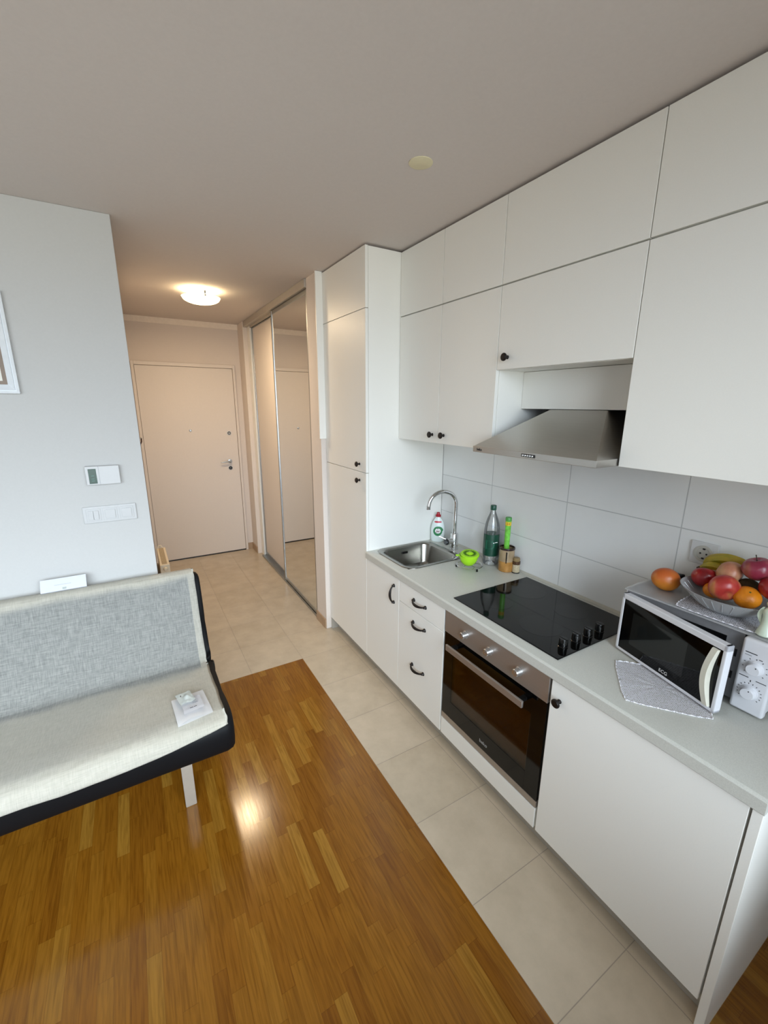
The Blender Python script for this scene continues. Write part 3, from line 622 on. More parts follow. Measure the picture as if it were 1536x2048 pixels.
# water bottle
wbc = Vector((0.5295, 0.858, ZC+0.0006))
wb = thing('water_bottle', wbc, 'clear plastic bottle with dark green cap and label near the wall', 'bottle')
MB().lathe([(0.0, 0.006), (0.03, 0.0), (0.040, 0.004), (0.0435, 0.02), (0.040, 0.034), (0.0435, 0.045), (0.0435, 0.06), (0.0435, 0.195), (0.0425, 0.212), (0.039, 0.24), (0.031, 0.27), (0.021, 0.295), (0.0145, 0.312), (0.013, 0.325), (0, 0.325)], wbc).build('body', CLEAR, wb)
CAPG = mat('bottle_green', '#0f4a38', 0.35)
MB().lathe([(0.016, 0.322), (0.0165, 0.324), (0.0165, 0.346), (0.0145, 0.349), (0, 0.349)], wbc, seg=30).build('cap', CAPG, wb)
MB().openlathe([(0.0441, 0.056), (0.0443, 0.058), (0.0443, 0.182), (0.0441, 0.184)], wbc, seg=48).build('label', mat('label_dark_green', '#063f2d', 0.4, var=0.05), wb)
thb = math.atan2(CAM.y-wbc.y, CAM.x-wbc.x)
ax = Vector((math.cos(thb-0.15), math.sin(thb-0.15), 0)); tx = Vector((-ax.y, ax.x, 0))
text_part('lettering', 'D', 0.085, basis(wbc+ax*0.0446+Vector((0, 0, 0.12)), tx, (0, 0, 1)), mat('label_mid_green', '#1d5f48', 0.5), wb, bend=0.0446)
ax = Vector((math.cos(thb+0.55), math.sin(thb+0.55), 0)); tx = Vector((-ax.y, ax.x, 0))
for dk, (du, dv, dw) in enumerate(((-0.010, 0.0, 0.004), (0.0, 0.002, 0.003), (0.009, 0.003, 0.0045))):
    pc_ = wbc+ax*0.0446+tx*du+Vector((0, 0, 0.137+dv)); MB(basis(pc_, tx, (0, 0, 1))).box(-dw, dw, -0.0022, 0.0022, -0.0018, 0.0004, 0.0008).build('white_mark', PAPER, wb)
# utensil jar with straw pack
jc = Vector((0.530, 0.735, ZC+0.0006))
jr = thing('utensil_jar', jc, 'round amber glass jar with dark rim holding a green tube', 'jar')
AMB = mat('amber_ceramic', '#a97a3f', 0.2, var=0.25, scale=25)
TAN = mat('smoked_tan', '#9a8568', 0.2, var=0.15, scale=30)
MB().lathe([(0.038, 0), (0.041, 0.004), (0.0415, 0.03), (0.042, 0.06), (0, 0.06)], jc).build('lower_body', AMB, jr)
MB().openlathe([(0.042, 0.06), (0.0418, 0.11), (0.041, 0.128), (0.038, 0.128), (0.038, 0.06)], jc).build('upper_body', TAN, jr)
MB().openlathe([(0.0385, 0.128), (0.0425, 0.126), (0.0435, 0.131), (0.0425, 0.1375), (0.0385, 0.1375), (0.0375, 0.131), (0.0385, 0.127)], jc).build('rim', mat('dark_brown', '#2b1b18', 0.3), jr)
thj = math.atan2(CAM.y-jc.y, CAM.x-jc.x); jx = Vector((math.cos(thj), math.sin(thj), 0))
MB().tube([jc+jx*0.0425+Vector((0, 0, 0.118)), jc+jx*0.0435+Vector((0, 0, 0.085)), jc+jx*0.0435+Vector((0, 0, 0.055))], [0.0035, 0.0032, 0.0022], 8).build('clasp', BLACKP, jr)
tb = Vector((0.527, 0.738, 0))
gt = thing('toothpick_tube', (tb.x, tb.y, ZC+0.08), 'tall green tube with a yellow band standing in the amber jar', 'tube')
MB().lathe([(0.0135, ZC+0.062), (0.0145, ZC+0.07), (0.0155, ZC+0.29), (0, ZC+0.29)], (tb.x, tb.y, 0)).build('body', mat('tube_green', '#6fbf45', 0.3, var=0.35, scale=45), gt)
MB().lathe([(0.0165, ZC+0.288), (0.0168, ZC+0.29), (0.0168, ZC+0.304), (0.015, ZC+0.307), (0, ZC+0.307)], (tb.x, tb.y, 0)).build('cap', mat('tube_cap_green', '#4f9a4a', 0.4), gt)
MB().openlathe([(0.0162, ZC+0.262), (0.0163, ZC+0.283)], (tb.x, tb.y, 0)).build('yellow_band', mat('band_yellow', '#e0c030', 0.4), gt)
text_part('lettering', '24', 0.017, basis(Vector((tb.x, tb.y, ZC+0.272))+jx*0.0165, (-jx.y, jx.x, 0), (0, 0, 1)), mat('band_red', '#9a2a1c', 0.4), gt, bend=0.0165)
# shaker
s_c = Vector((0.553, 0.683, ZC))
sj = thing('spice_jar', s_c, 'small glass spice jar with brown band beside the amber jar', 'jar')
MB().lathe([(0.019, 0), (0.0205, 0.003), (0.0205, 0.048), (0.019, 0.052), (0, 0.052)], s_c).build('body', mat('spice_beige', '#b7a98c', 0.2, var=0.2, scale=150), sj)
MB().lathe([(0.0213, 0.05), (0.0215, 0.052), (0.0215, 0.066), (0.02, 0.068), (0, 0.068)], s_c).build('band', mat('band_brown', '#4a3018', 0.4, var=0.3, scale=120), sj)
MB().lathe([(0.0185, 0.068), (0.0195, 0.07), (0.0195, 0.082), (0.016, 0.087), (0, 0.087)], s_c).build('lid', mat('lid_tan', '#8c7650', 0.4), sj)
MB().lathe([(0.0208, 0.0005), (0.0212, 0.004), (0.0208, 0.006)], s_c).build('base_ring', BLACKP, sj)
# trivet and juicer
tvc = Vector((0.382, 0.868, ZC+0.0006))
tv = thing('trivet', tvc, 'round chrome wire trivet under the lime green juicer', 'trivet')
mb = MB()
def ring(c, r, n=40): return [(c[0]+r*math.cos(2*PI*k/n), c[1]+r*math.sin(2*PI*k/n), c[2]) for k in range(n)]
mb.tube(ring(tvc+Vector((0, 0, 0.016)), 0.073), 0.0022, 8, closed=True)
for k in range(4):
    a = PI/4+k*PI/2; mb.tube(ring(tvc+Vector((0.04*math.cos(a), 0.04*math.sin(a), 0.016)), 0.029, 24), 0.0015, 6, closed=True)
mb.build('wire_frame', CHROME, tv)
for k in range(3):
    a = 0.4+k*2*PI/3; p = tvc+Vector((0.073*math.cos(a), 0.073*math.sin(a), 0))
    MB().lathe([(0.0045, 0), (0.0055, 0.002), (0.005, 0.013), (0, 0.016)], p, seg=14).build('foot', BLACKP, tv)
LIME = mat('lime_plastic', '#9fd81f', 0.3, var=0.03)
jcz = tvc+Vector((-0.012, -0.002, 0.0185))
ju = thing('citrus_juicer', jcz, 'lime green plastic citrus juicer with a strainer top on the wire trivet', 'juicer')
pf = [(0.0, 0.0), (0.022, 0.0), (0.026, 0.002), (0.042, 0.018), (0.051, 0.038), (0.054, 0.056), (0.0555, 0.057), (0.0555, 0.0585), (0.052, 0.058), (0.049, 0.04), (0.04, 0.02), (0.02, 0.006), (0, 0.006)]
MB().lathe(pf, jcz).build('bowl', LIME, ju)
MB().prism([(-0.008, 0.049), (0.008, 0.049), (0.003, 0.072), (-0.003, 0.072)], 'z', 0.05, 0.058, M=Matrix.Translation(jcz) @ Matrix.Rotation(0.9, 4, 'Z')).build('spout', LIME, ju)
Mt = Matrix.Translation(jcz+Vector((0.004, -0.004, 0.056))) @ Matrix.Rotation(0.15, 4, Vector((1, -1, 0)))
MB(Mt).lathe([(0.05, 0), (0.053, 0.003), (0.053, 0.010), (0.049, 0.014), (0.040, 0.015), (0.022, 0.012), (0.019, 0.014), (0.012, 0.020), (0.004, 0.022), (0, 0.022)]).build('strainer', LIME, ju)
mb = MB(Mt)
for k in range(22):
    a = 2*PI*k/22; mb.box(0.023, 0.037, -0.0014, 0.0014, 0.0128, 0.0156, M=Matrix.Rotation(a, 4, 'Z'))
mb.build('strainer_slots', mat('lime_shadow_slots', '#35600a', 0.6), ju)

# wall socket
so = thing('wall_socket', (DW, -0.16, 1.2), 'white round-hole wall socket on the tiles behind the fruit', 'socket')
MB().box(DW-0.009, DW-0.0005, -0.2045, -0.1155, 1.157, 1.243, 0.003).build('frame', WPLAS, so)
MB().lathe([(0.031, 0), (0.031, 0.003), (0.0225, 0.003), (0.0215, 0.0004), (0, 0.0004)], (DW-0.009, -0.16, 1.2), '-x', m=mat('socket_grey', '#b9b7ae', 0.4)).build('insert', None, so)
MB().lathe([(0.003, 0), (0.003, 0.0012), (0, 0.0012)], (DW-0.0092, -0.150, 1.2), '-x').lathe([(0.003, 0), (0.003, 0.0012), (0, 0.0012)], (DW-0.0092, -0.170, 1.2), '-x').box(DW-0.0108, DW-0.0092, -0.164, -0.156, 1.1795, 1.185).box(DW-0.0108, DW-0.0092, -0.164, -0.156, 1.215, 1.2205).build('contact_holes', BLACKP, so)

# doilies
def doily(cx, cy, half, rot, z, label, name='doily', corner_cut=0.0, hang=None):
    b = bmesh.new(); n = 44
    outline = []
    for (ax, ay, bx, by) in ((-1, -1, 1, -1), (1, -1, 1, 1), (1, 1, -1, 1), (-1, 1, -1, -1)):
        for k in range(n):
            t = k/n; outline.append((ax+(bx-ax)*t, ay+(by-ay)*t))
    rings = []
    for s in (0.0001, 0.25, 0.5, 0.75, 0.93, 1.0):
        rg = []
        for i, (x, y) in enumerate(outline):
            sc = 1-0.05*max(0, (abs(x)+abs(y)-1.6))/0.4
            w = 1+(0.014*(1+math.sin(i*PI/2+PI/4)) if s == 1.0 else 0)
            rg.append(b.verts.new((x*half*s*sc*w, y*half*s*sc*w, (0.0006*math.sin(9*x)*math.cos(7*y)) if s < 1 else 0)))
        rings.append(rg)
    for a, d in zip(rings, rings[1:]):
        for i in range(len(a)): j = (i+1) % len(a); b.faces.new((a[i], a[j], d[j], d[i]))
    # thickness
    top = b.faces[:]
    r = bmesh.ops.solidify(b, geom=top, thickness=0.0012)
    mb = MB(Matrix.Translation((cx, cy, z)) @ Matrix.Rotation(rot, 4, 'Z')); mb.add(b)
    # knotted edge cord
    for k, sgn in ((1.012, 1),):
        pts = [Vector((x*half*k*(1-0.05*max(0, abs(x)+abs(y)-1.6)/0.4), y*half*k*(1-0.05*max(0, abs(x)+abs(y)-1.6)/0.4), 0.001+0.0008*math.sin(i*PI/2))) for i, (x, y) in enumerate(outline)]
        mb.tube(pts, [0.0013+0.0009*math.sin(i*PI/2) for i in range(len(pts))], 6, closed=True)
    return plain(name, mb, LACE, label, 'doily', (cx, cy, z), smooth=True)
ang = math.atan2(0.046-0.2252, -0.0888+0.230)  # edge direction
doily(0.2085, -0.2525, 0.118, math.atan2(-0.141, -0.179), ZC+0.0012, 'white crocheted doily lying on the worktop under the microwave door')

# ------------------------------------------------------------------ microwave
MZ0, MZ1 = 0.845, 1.073
mw = thing('microwave', (0.44, -0.26, ZC), 'white microwave oven with its black glass door slightly open', 'microwave')
bx0, bx1, by0, by1 = 0.322, 0.574, -0.487, -0.042
mb = MB().box(bx0, bx1, by1-0.006, by1, MZ0, MZ1, 0.002, m=MWWHITE).box(bx0+0.002, bx1, by0, by0+0.006, MZ0, MZ1, 0.002, m=MWWHITE).box(bx0, bx1, by0, by1, MZ1-0.006, MZ1, 0.002, m=MWWHITE).box(bx0, bx1, by0, by1, MZ0, MZ0+0.006, 0.002, m=GREYM).box(bx1-0.004, bx1, by0, by1, MZ0, MZ1, m=MWWHITE)
mb.build('body', None, mw)
# grey front frame around the cavity
ca = MB().box(bx0, bx0+0.01, -0.402, by1-0.004, MZ1-0.032, MZ1-0.005).box(bx0, bx0+0.01, -0.402, by1-0.004, MZ0+0.005, MZ0+0.03).box(bx0, bx0+0.01, -0.402, -0.36, MZ0+0.03, MZ1-0.032).box(bx0, bx0+0.01, -0.09, by1-0.004, MZ0+0.03, MZ1-0.032)
ca.box(bx0+0.01, bx1-0.01, -0.36, -0.358, MZ0+0.03, MZ1-0.032).box(bx0+0.01, bx1-0.01, -0.09, -0.088, MZ0+0.03, MZ1-0.032).box(bx0+0.01, bx1-0.01, -0.36, -0.088, MZ0+0.028, MZ0+0.03).box(bx0+0.01, bx1-0.01, -0.36, -0.088, MZ1-0.034, MZ1-0.032).box(bx1-0.012, bx1-0.01, -0.36, -0.088, MZ0+0.03, MZ1-0.032)
ca = ca.build('cavity', GREYM, mw, smooth=False)
for (ya, yb, za, zb_) in ((-0.392, -0.386, 0.985, 1.01), (-0.392, -0.386, 0.91, 0.935), (-0.378, -0.370, 0.968, 0.98), (-0.378, -0.370, 0.896, 0.91)):
    MB().box(bx0-0.0008, bx0+0.002, ya, yb, za, zb_).build('latch_slot', BLACKP, ca, smooth=False)
for (fx, fy) in ((0.34, -0.46), (0.34, -0.08), (0.55, -0.46), (0.55, -0.08)):
    MB().lathe([(0.012, 0), (0.013, 0.003), (0.013, 0.016), (0, 0.016)], (fx, fy, ZC+0.0003 if fx > .5 else ZC+0.0003), seg=16).build('foot', BLACKP, mw)
# control panel
pn = MB().box(0.298, bx0+0.004, -0.489, -0.4065, MZ0-0.009, MZ1-0.004, 0.008, seg=4).build('control_panel', MWWHITE, mw)
def dial(y, z, dotang):
    d = MB().lathe([(0.0215, 0), (0.0215, 0.003), (0.019, 0.004), (0.0175, 0.016), (0.0155, 0.0185), (0, 0.0185)], (0.298, y, z), '-x', 36).build('dial', MWWHITE, pn)
    MB().lathe([(0.0018, 0), (0.0018, 0.0006), (0, 0.0006)], (0.298-0.0184, y+0.011*math.cos(dotang), z+0.011*math.sin(dotang)), '-x', 12).build('dial_mark', INK, d)
dial(-0.447, 0.985, -0.9+PI); dial(-0.447, 0.905, 1.9)
def tpan(body, size, y, z, m=INK, al='CENTER'): text_part('lettering', body, size, basis((0.2975, y, z), (0, -1, 0), (0, 0, 1)), m, pn, depth=0.0002, align=al)
for (ya, yb, z, hh, mm) in ((-0.418, -0.446, 1.0275, 0.0022, INK), (-0.418, -0.434, 1.019, 0.0016, GREYINK), (-0.452, -0.460, 1.0155, 0.0016, INK), (-0.4155, -0.438, 0.950, 0.0020, INK), (-0.456, -0.480, 0.9475, 0.0018, INK), (-0.4435, -0.4455, 0.9415, 0.0060, INK)):
    MB().box(0.2972, 0.2983, yb, ya, z-hh/2, z+hh/2).build('printed_mark', mm, pn, smooth=False)
for c0, n in ((0.985, 9), (0.905, 14)):
    for k in range(n):
        a = -0.7+(PI+1.4)*k/(n-1); MB().box(0.2973, 0.2983, -0.0008, 0.0008, 0.0265, 0.0300, M=Matrix.Translation((0, -0.447, c0)) @ Matrix.Rotation(a-PI/2, 4, 'X')).build('scale_mark', INK, pn, smooth=False)
# door: hinge at left
hp = Vector((0.316, -0.045, 0)); de = Vector((0.2205, -0.4085, 0)); dl = (de-hp).length
Md = Matrix(((-(de-hp).x/dl*-1, 0, 0, 0), (0, 0, 0, 0), (0, 0, 0, 0), (0, 0, 0, 1)))
Md = basis((hp.x, hp.y, 0), tuple((de-hp)/dl), (0, 0, 1))    # local x along door, local y up, local z = out of the door
if Md.col[2].x > 0: sgn = -1
else: sgn = 1
dz0, dz1 = MZ0-0.008, MZ1-0.012
mb = MB(Md)
th = 0.026*sgn
def zr_(a, b): return (min(a*sgn, b*sgn), max(a*sgn, b*sgn))
def dbox(mb, x0, x1, y0, y1, a, b, bev=0, m=None):
    lo, hi = zr_(a, b); mb.box(x0, x1, y0, y1, lo, hi, bev, m=m)
dbox(mb, 0, 0.012, dz0, dz1, -0.012, 0.014, 0.003); dbox(mb, dl-0.012, dl, dz0, dz1, -0.012, 0.014, 0.003)
dbox(mb, 0, dl, dz0, dz0+0.011, -0.012, 0.014, 0.003); dbox(mb, 0, dl, dz1-0.02, dz1, -0.012, 0.014, 0.003)
dbox(mb, 0.012, dl-0.012, dz0+0.011, dz1-0.02, -0.010, -0.006)
do_ = mb.build('door', MWWHITE, mw)
mb = MB(Md); gx_0, gx_1, gy0, gy1 = 0.012, dl-0.012, dz0+0.011, dz1-0.02; wx0, wx1, wy0, wy1 = 0.055, 0.262, dz0+0.045, dz1-0.055
dbox(mb, gx_0, wx0, gy0, gy1, 0.008, 0.0125); dbox(mb, wx1, gx_1, gy0, gy1, 0.008, 0.0125); dbox(mb, wx0, wx1, gy0, wy0, 0.008, 0.0125); dbox(mb, wx0, wx1, wy1, gy1, 0.008, 0.0125)
mb.build('black_glass', BLACKG, do_, smooth=False)
mb = MB(Md); dbox(mb, wx0, wx1, wy0, wy1, 0.0082, 0.0124); mb.build('window', mat('microwave_mesh_glass', '#1a1c1b', 0.06), do_, smooth=False)
# curved handle: a bow that swells to the left at mid height
n = 20; rings = []
for k in range(n+1):
    t = k/n; y = dz0+0.013+(dz1-dz0-0.036)*t; s = math.sin(PI*t); x0 = dl-0.036-0.013*s-0.004*t; x1 = x0+0.021; zo = (0.0125+0.008+0.010*s)*sgn
    rings.append([(x0, y, 0.012*sgn), (x0+0.002, y, zo), (x1-0.003, y, zo), (x1, y, 0.012*sgn)])
MB(Md).loops(rings, cap0=True, cap1=True).build('handle', mat('handle_ivory', '#d8d5c6', 0.35), do_)
text_part('maker_mark', 'ECG', 0.0165, Md @ Matrix.Translation((0.200, dz0+0.024, 0.0127*sgn)) @ (Matrix.Identity(4) if sgn > 0 else Matrix.Rotation(PI, 4, 'Y')), mat('mark_white', '#d5d5d3', 0.4), do_)

# clear sheet, doily, figurine, bowl on top
ZT = MZ1
b = bmesh.new(); nx, ny = 16, 24; vs = {}
for i in range(nx+1):
    for j in range(ny+1):
        x = 0.312+(0.572-0.312)*i/nx; y = -0.489+(0.452)*j/ny
        z = 0.0012+0.0015*(noise.noise(Vector((x*22, y*18, 0)))+0.6)
        if i == 0: z -= 0.004
        vs[i, j] = b.verts.new((x, y, ZT+max(0.0004, z) if i else ZT-0.002))
for i in range(nx):
    for j in range(ny): b.faces.new((vs[i, j], vs[i+1, j], vs[i+1, j+1], vs[i, j+1]))
mb = MB(); mb.add(b)
plain('plastic_sheet', mb, SHEET, 'clear plastic sheet covering the top of the microwave', 'sheet', (0.44, -0.26, ZT+0.001))
doily(0.446, -0.318, 0.122, 0.05, ZT+0.0042, 'white crocheted doily under the glass fruit bowl on the microwave')
BC = Vector((0.438, -0.305, ZT+0.0056))
bl = thing('fruit_bowl', BC, 'pressed glass bowl full of fruit on top of the microwave', 'bowl')
def bowlprof(): return [(0.060, 0.0), (0.064, 0.001), (0.082, 0.014), (0.103, 0.034), (0.120, 0.052), (0.127, 0.060), (0.1285, 0.0615), (0.1265, 0.062), (0.117, 0.053), (0.100, 0.037), (0.08, 0.019), (0.06, 0.006)]
MB().lathe([(0, 0)]+bowlprof()+[(0, 0.006)], BC, seg=64, sy=1.06).build('glass_body', BOWLG, bl)
mb = MB()
for k in range(28):
    a = 2*PI*k/28; u = Vector((math.cos(a), math.sin(a), 0))
    mb.tube([BC+u*0.0835+Vector((0, 0, 0.0145)), BC+u*0.1045+Vector((0, 0, 0.0345)), BC+u*0.1235+Vector((0, 0, 0.0545))], 0.0016, 6)
mb.build('ribs', BOWLG, bl)

APPLE = {
 'red': m_fruit('apple_dark_red', [(0.3, '#6e0f16'), (0.5, '#94151d'), (0.75, '#a5302a')], 30, (1, 1, 0.3), 0.28),
 'pink': m_fruit('apple_red_blush', [(0.3, '#9a2428'), (0.48, '#b33a33'), (0.58, '#c25a45'), (0.7, '#c9944a')], 22, (1, 1, 0.35), 0.28),
 'peach': m_fruit('apple_peach', [(0.3, '#b06a55'), (0.5, '#c48a68'), (0.75, '#cfa578')], 26, (1, 1, 0.4), 0.35),
 'purple': m_fruit('apple_magenta', [(0.3, '#7e2038'), (0.5, '#94344a'), (0.68, '#a8604f'), (0.85, '#b98a5a')], 22, (1, 1, 0.4), 0.26),
}
STEMM = mat('fruit_stem', '#2e2414', 0.8)
def apple(c, r, axis, key, label, stem=True, squash=0.9):
    pr = []
    for k in range(25):
        a = -PI/2+PI*k/24; rr = r*math.cos(a); z = r*squash*math.sin(a)
        d = math.exp(-(rr/(0.33*r))**2)*0.24*r; z -= d if a > 0 else -d*0.6
        rr *= 1+0.07*math.sin(a); pr.append((max(rr, 0), z))
    M = Matrix.Translation(c) @ Vector(axis).to_track_quat('Z', 'Y').to_matrix().to_4x4()
    o = thing('apple', c, label, 'apple', 'fruit in the bowl')
    MB(M).lathe(pr, seg=32).build('flesh', APPLE[key], o)
    if stem: MB(M).tube([(0, 0, r*0.55), (0.001, 0, r*0.8), (0.004, 0, r*1.15)], [0.0018, 0.0013, 0.0017], 6).build('stem', STEMM, o)
    return o
apple((0.461, -0.221, 1.152), 0.0390, (0.5, 0.2, 0.9), 'red', 'deep red apple at the left rim of the fruit bowl', stem=False)
apple((0.404, -0.299, 1.160), 0.0430, (-0.70, -0.62, -0.38), 'pink', 'shiny red and yellow apple lying on its side at the front of the bowl', stem=False)
apple((0.478, -0.281, 1.186), 0.0420, (0.1, -0.9, -0.3), 'peach', 'pale peach coloured apple in the middle of the fruit heap', stem=False)
apple((0.474, -0.352, 1.227), 0.0420, (-0.15, 0.25, 0.95), 'purple', 'magenta apple with an upright stem on top of the fruit heap')
apple((0.448, -0.405, 1.184), 0.0380, (0.2, -0.5, 0.8), 'red', 'dark red apple at the right edge of the fruit bowl', stem=False)
ORM = m_fruit('orange_peel', [(0.3, '#d97c12'), (0.6, '#ea8f18'), (0.8, '#ee9a22')], 12, (1, 1, 1), 0.38, bump=0.5, bscale=260)
def orange(c, r, axis, label):
    pr = [(r*math.cos(-PI/2+PI*k/20), r*0.88*math.sin(-PI/2+PI*k/20)-(0.0025*math.exp(-(r*math.cos(-PI/2+PI*k/20)/0.008)**2) if k > 10 else 0)) for k in range(21)]
    pr = [(max(0, a), z) for a, z in pr]
    M = Matrix.Translation(c) @ Vector(axis).to_track_quat('Z', 'Y').to_matrix().to_4x4()
    o = thing('orange', c, label, 'orange', 'fruit in the bowl')
    MB(M).lathe(pr, seg=32).build('peel', ORM, o)
    MB(M).lathe([(0.003, r*0.88-0.0032), (0.003, r*0.88-0.0015), (0, r*0.88-0.001)], seg=8).build('stem_button', mat('button_green', '#5c5a20', 0.8), o)
orange((0.416, -0.358, 1.1455), 0.0365, (-0.5, -0.3, 0.8), 'bright orange citrus at the front right of the fruit bowl')
orange((0.436, -0.262, 1.128), 0.030, (0, 0.3, 1), 'orange citrus half hidden under the apples at the front left')
def banana(pts, r, label):
    P = [Vector(p) for p in pts]; out = []; n = 22
    for k in range(n+1):
        t = k/n*(len(P)-1); i = min(int(t), len(P)-2); u = t-i
        p0, p1, p2, p3 = P[max(i-1, 0)], P[i], P[i+1], P[min(i+2, len(P)-1)]
        out.append(0.5*((2*p1)+(p2-p0)*u+(2*p0-5*p1+4*p2-p3)*u*u+(3*p1-p0-3*p2+p3)*u**3))
    rr = [r*min(1, 0.28+1.6*min(k/n, 1-k/n)*1.6) for k in range(n+1)]
    o = thing('banana', P[len(P)//2], label, 'banana', 'fruit in the bowl')
    MB().tube(out, rr, 7).build('peel', m_fruit('banana_peel', [(0.3, '#8a8a22'), (0.5, '#b39a28'), (0.8, '#c4a838')], 14, (1, 1, 1), 0.45), o)
    MB().tube([out[0]+(out[0]-out[1]).normalized()*0.012, out[0]], [0.0045, 0.005], 7).build('tip', STEMM, o)
banana([(0.530, -0.186, 1.176), (0.535, -0.196, 1.194), (0.530, -0.228, 1.212), (0.528, -0.262, 1.219), (0.526, -0.306, 1.212), (0.522, -0.34, 1.19)], 0.0175, 'yellow banana arching over the back of the fruit heap')
banana([(0.512, -0.183, 1.168), (0.508, -0.205, 1.182), (0.507, -0.235, 1.187), (0.508, -0.27, 1.178), (0.51, -0.30, 1.16)], 0.0145, 'greenish banana lying just under the arched banana')
kw = thing('kiwi', (0.485, -0.335, 1.158), 'dark brownish fruit deep between the apples in the bowl', 'fruit', 'fruit in the bowl')
MB().lathe([(0.026*math.cos(-PI/2+PI*k/16) if 0 < k < 16 else 0, 0.032*math.sin(-PI/2+PI*k/16)) for k in range(17)], (0.485, -0.335, 1.158), 'y', 24).build('skin', m_fruit('kiwi_skin', [(0.3, '#3a2c16'), (0.7, '#5a4523')], 40, (1, 1, 1), 0.8), kw)
# mango
mg = Matrix.Translation((0.4265, -0.117, ZT+0.0425)) @ Matrix.Rotation(0.35, 4, 'X') @ Matrix.Rotation(-0.8, 4, 'Z')
def m_mango():
    t = NT('mango_skin'); co = t.coord(); sp = t.n('ShaderNodeSeparateXYZ'); t.l(co, sp.inputs[0])
    nz = t.n('ShaderNodeTexNoise'); nz.inputs['Scale'].default_value = 18; nz.inputs['Detail'].default_value = 6; t.l(co, nz.inputs['Vector'])
    f = t.math('ADD', t.math('MULTIPLY', sp.outputs[2], 8.0), t.math('MULTIPLY', nz.outputs[0], 0.9))
    t.l(t.ramp(f, [(0.15, lin('#d09a2c')), (0.5, lin('#cc8028')), (0.95, lin('#b85a26'))]), t.b.inputs['Base Color']); t.b.inputs['Roughness'].default_value = 0.35; return t.m
mm = MB(mg).lathe([((0.041+0.002*math.sin(-PI/2+PI*k/20))*math.cos(-PI/2+PI*k/20) if 0 < k < 20 else 0, 0.047*math.sin(-PI/2+PI*k/20)) for k in range(21)], (0, 0, 0), 'x', 32)
mo = thing('mango', (0.4265, -0.117, ZT+0.002), 'orange and red mango lying beside the fruit bowl', 'mango')
mm.build('flesh', m_mango(), mo)
MB(mg).lathe([(0.003, 0.0455), (0.003, 0.048), (0, 0.0485)], (0, 0, 0), 'x', 8).build('stem_scar', STEMM, mo)
# power plug behind the mango
pp = thing('power_plug', (0.55, -0.100, ZT+0.03), 'black power plug lying behind the mango', 'plug')
MB(Matrix.Translation((0.548, -0.108, ZT+0.019)) @ Matrix.Rotation(0.9, 4, 'Z') @ Matrix.Rotation(0.25, 4, 'Y')).box(-0.022, 0.022, -0.011, 0.011, -0.016, 0.016, 0.004).build('housing', BLACKP, pp)
MB().tube([(0.562, -0.125, ZT+0.016), (0.575, -0.14, ZT+0.012), (0.578, -0.17, ZT+0.008), (0.578, -0.22, ZT+0.006)], 0.0035, 8).build('cable', BLACKP, pp)
# figurine
fc = Vector((0.343, -0.437, ZT+0.003))
fg = thing('figurine', fc, 'pale green porcelain angel figurine at the right end of the microwave', 'figurine')
PORC = mat('pale_green_porcelain', '#cfdcc8', 0.15, var=0.04, coat=0.5)
MB().lathe([(0.0, 0), (0.019, 0), (0.021, 0.003), (0.0195, 0.012), (0.015, 0.025), (0.0125, 0.042), (0.0125, 0.058), (0.015, 0.068), (0.0135, 0.078), (0.007, 0.085), (0.0055, 0.089), (0, 0.089)], fc).build('gown', PORC, fg)
MB().lathe([(0.0105*math.cos(-PI/2+PI*k/12) if 0 < k < 12 else 0, 0.0115*math.sin(-PI/2+PI*k/12)) for k in range(13)], fc+Vector((0, 0, 0.098)), seg=20).build('head', PORC, fg)
for s in (-1, 1):
    rings = []
    for k in range(9):
        t = k/8; w = 0.010*math.sin(PI*(0.12+0.8*t)); z = 0.084-0.052*t; off = 0.009+0.011*math.sin(PI*(0.15+0.75*t))
        rings.append([tuple(fc+Vector((0.004-0.003+dx, s*(off+dy), z))) for dx, dy in ((-0.003, -w*0.5), (-0.004, w*0.5), (0.003, w*0.5), (0.004, -w*0.5))])
    MB().loops(rings, cap0=True, cap1=True).build('wing', PORC, fg)

# ------------------------------------------------------------------ sofa bed
SX0, SX1 = -2.82, -0.957
sf = thing('sofa_bed', ((SX0+SX1)/2, 1.2, 0), 'black armless sofa bed on flat metal legs against the pale wall', 'sofa bed')
def cushion(profile, x0, x1, name, bulge=0.012, rr=0.035):
    cxy = (sum(p[0] for p in profile)/len(profile), sum(p[1] for p in profile)/len(profile)); rings = []
    xs = [x0, x0+rr*0.08, x0+rr*0.35, x0+rr]+[x0+rr+(x1-x0-2*rr)*k/18 for k in range(1, 18)]+[x1-rr, x1-rr*0.35, x1-rr*0.08, x1]
    for x in xs:
        e = min(x-x0, x1-x); sh = 0 if e >= rr else (rr-math.sqrt(max(0, rr*rr-(rr-e)**2)))
        ring_ = []
        for (y, z) in profile:
            d = Vector((y-cxy[0], z-cxy[1])); L = d.length; q = max(0.2, (L-sh)/L)
            w = 0.004*noise.noise(Vector((x*3.1, y*5, z*5)))
            ring_.append((x, cxy[0]+d.x*(q+w/L), cxy[1]+d.y*(q+w/L)))
        rings.append(ring_)
    return MB().loops(rings, cap0=True, cap1=True).build(name, BLACKL, sf, angle=1.0)
def smoothpoly(pts, n=6):
    out = []; N = len(pts)
    for i in range(N):
        p0, p1, p2, p3 = [Vector(pts[(i+k) % N]) for k in (-1, 0, 1, 2)]
        for k in range(n):
            u = k/n; out.append(tuple(0.5*((2*p1)+(p2-p0)*u+(2*p0-5*p1+4*p2-p3)*u*u+(3*p1-p0-3*p2+p3)*u**3)))
    return out
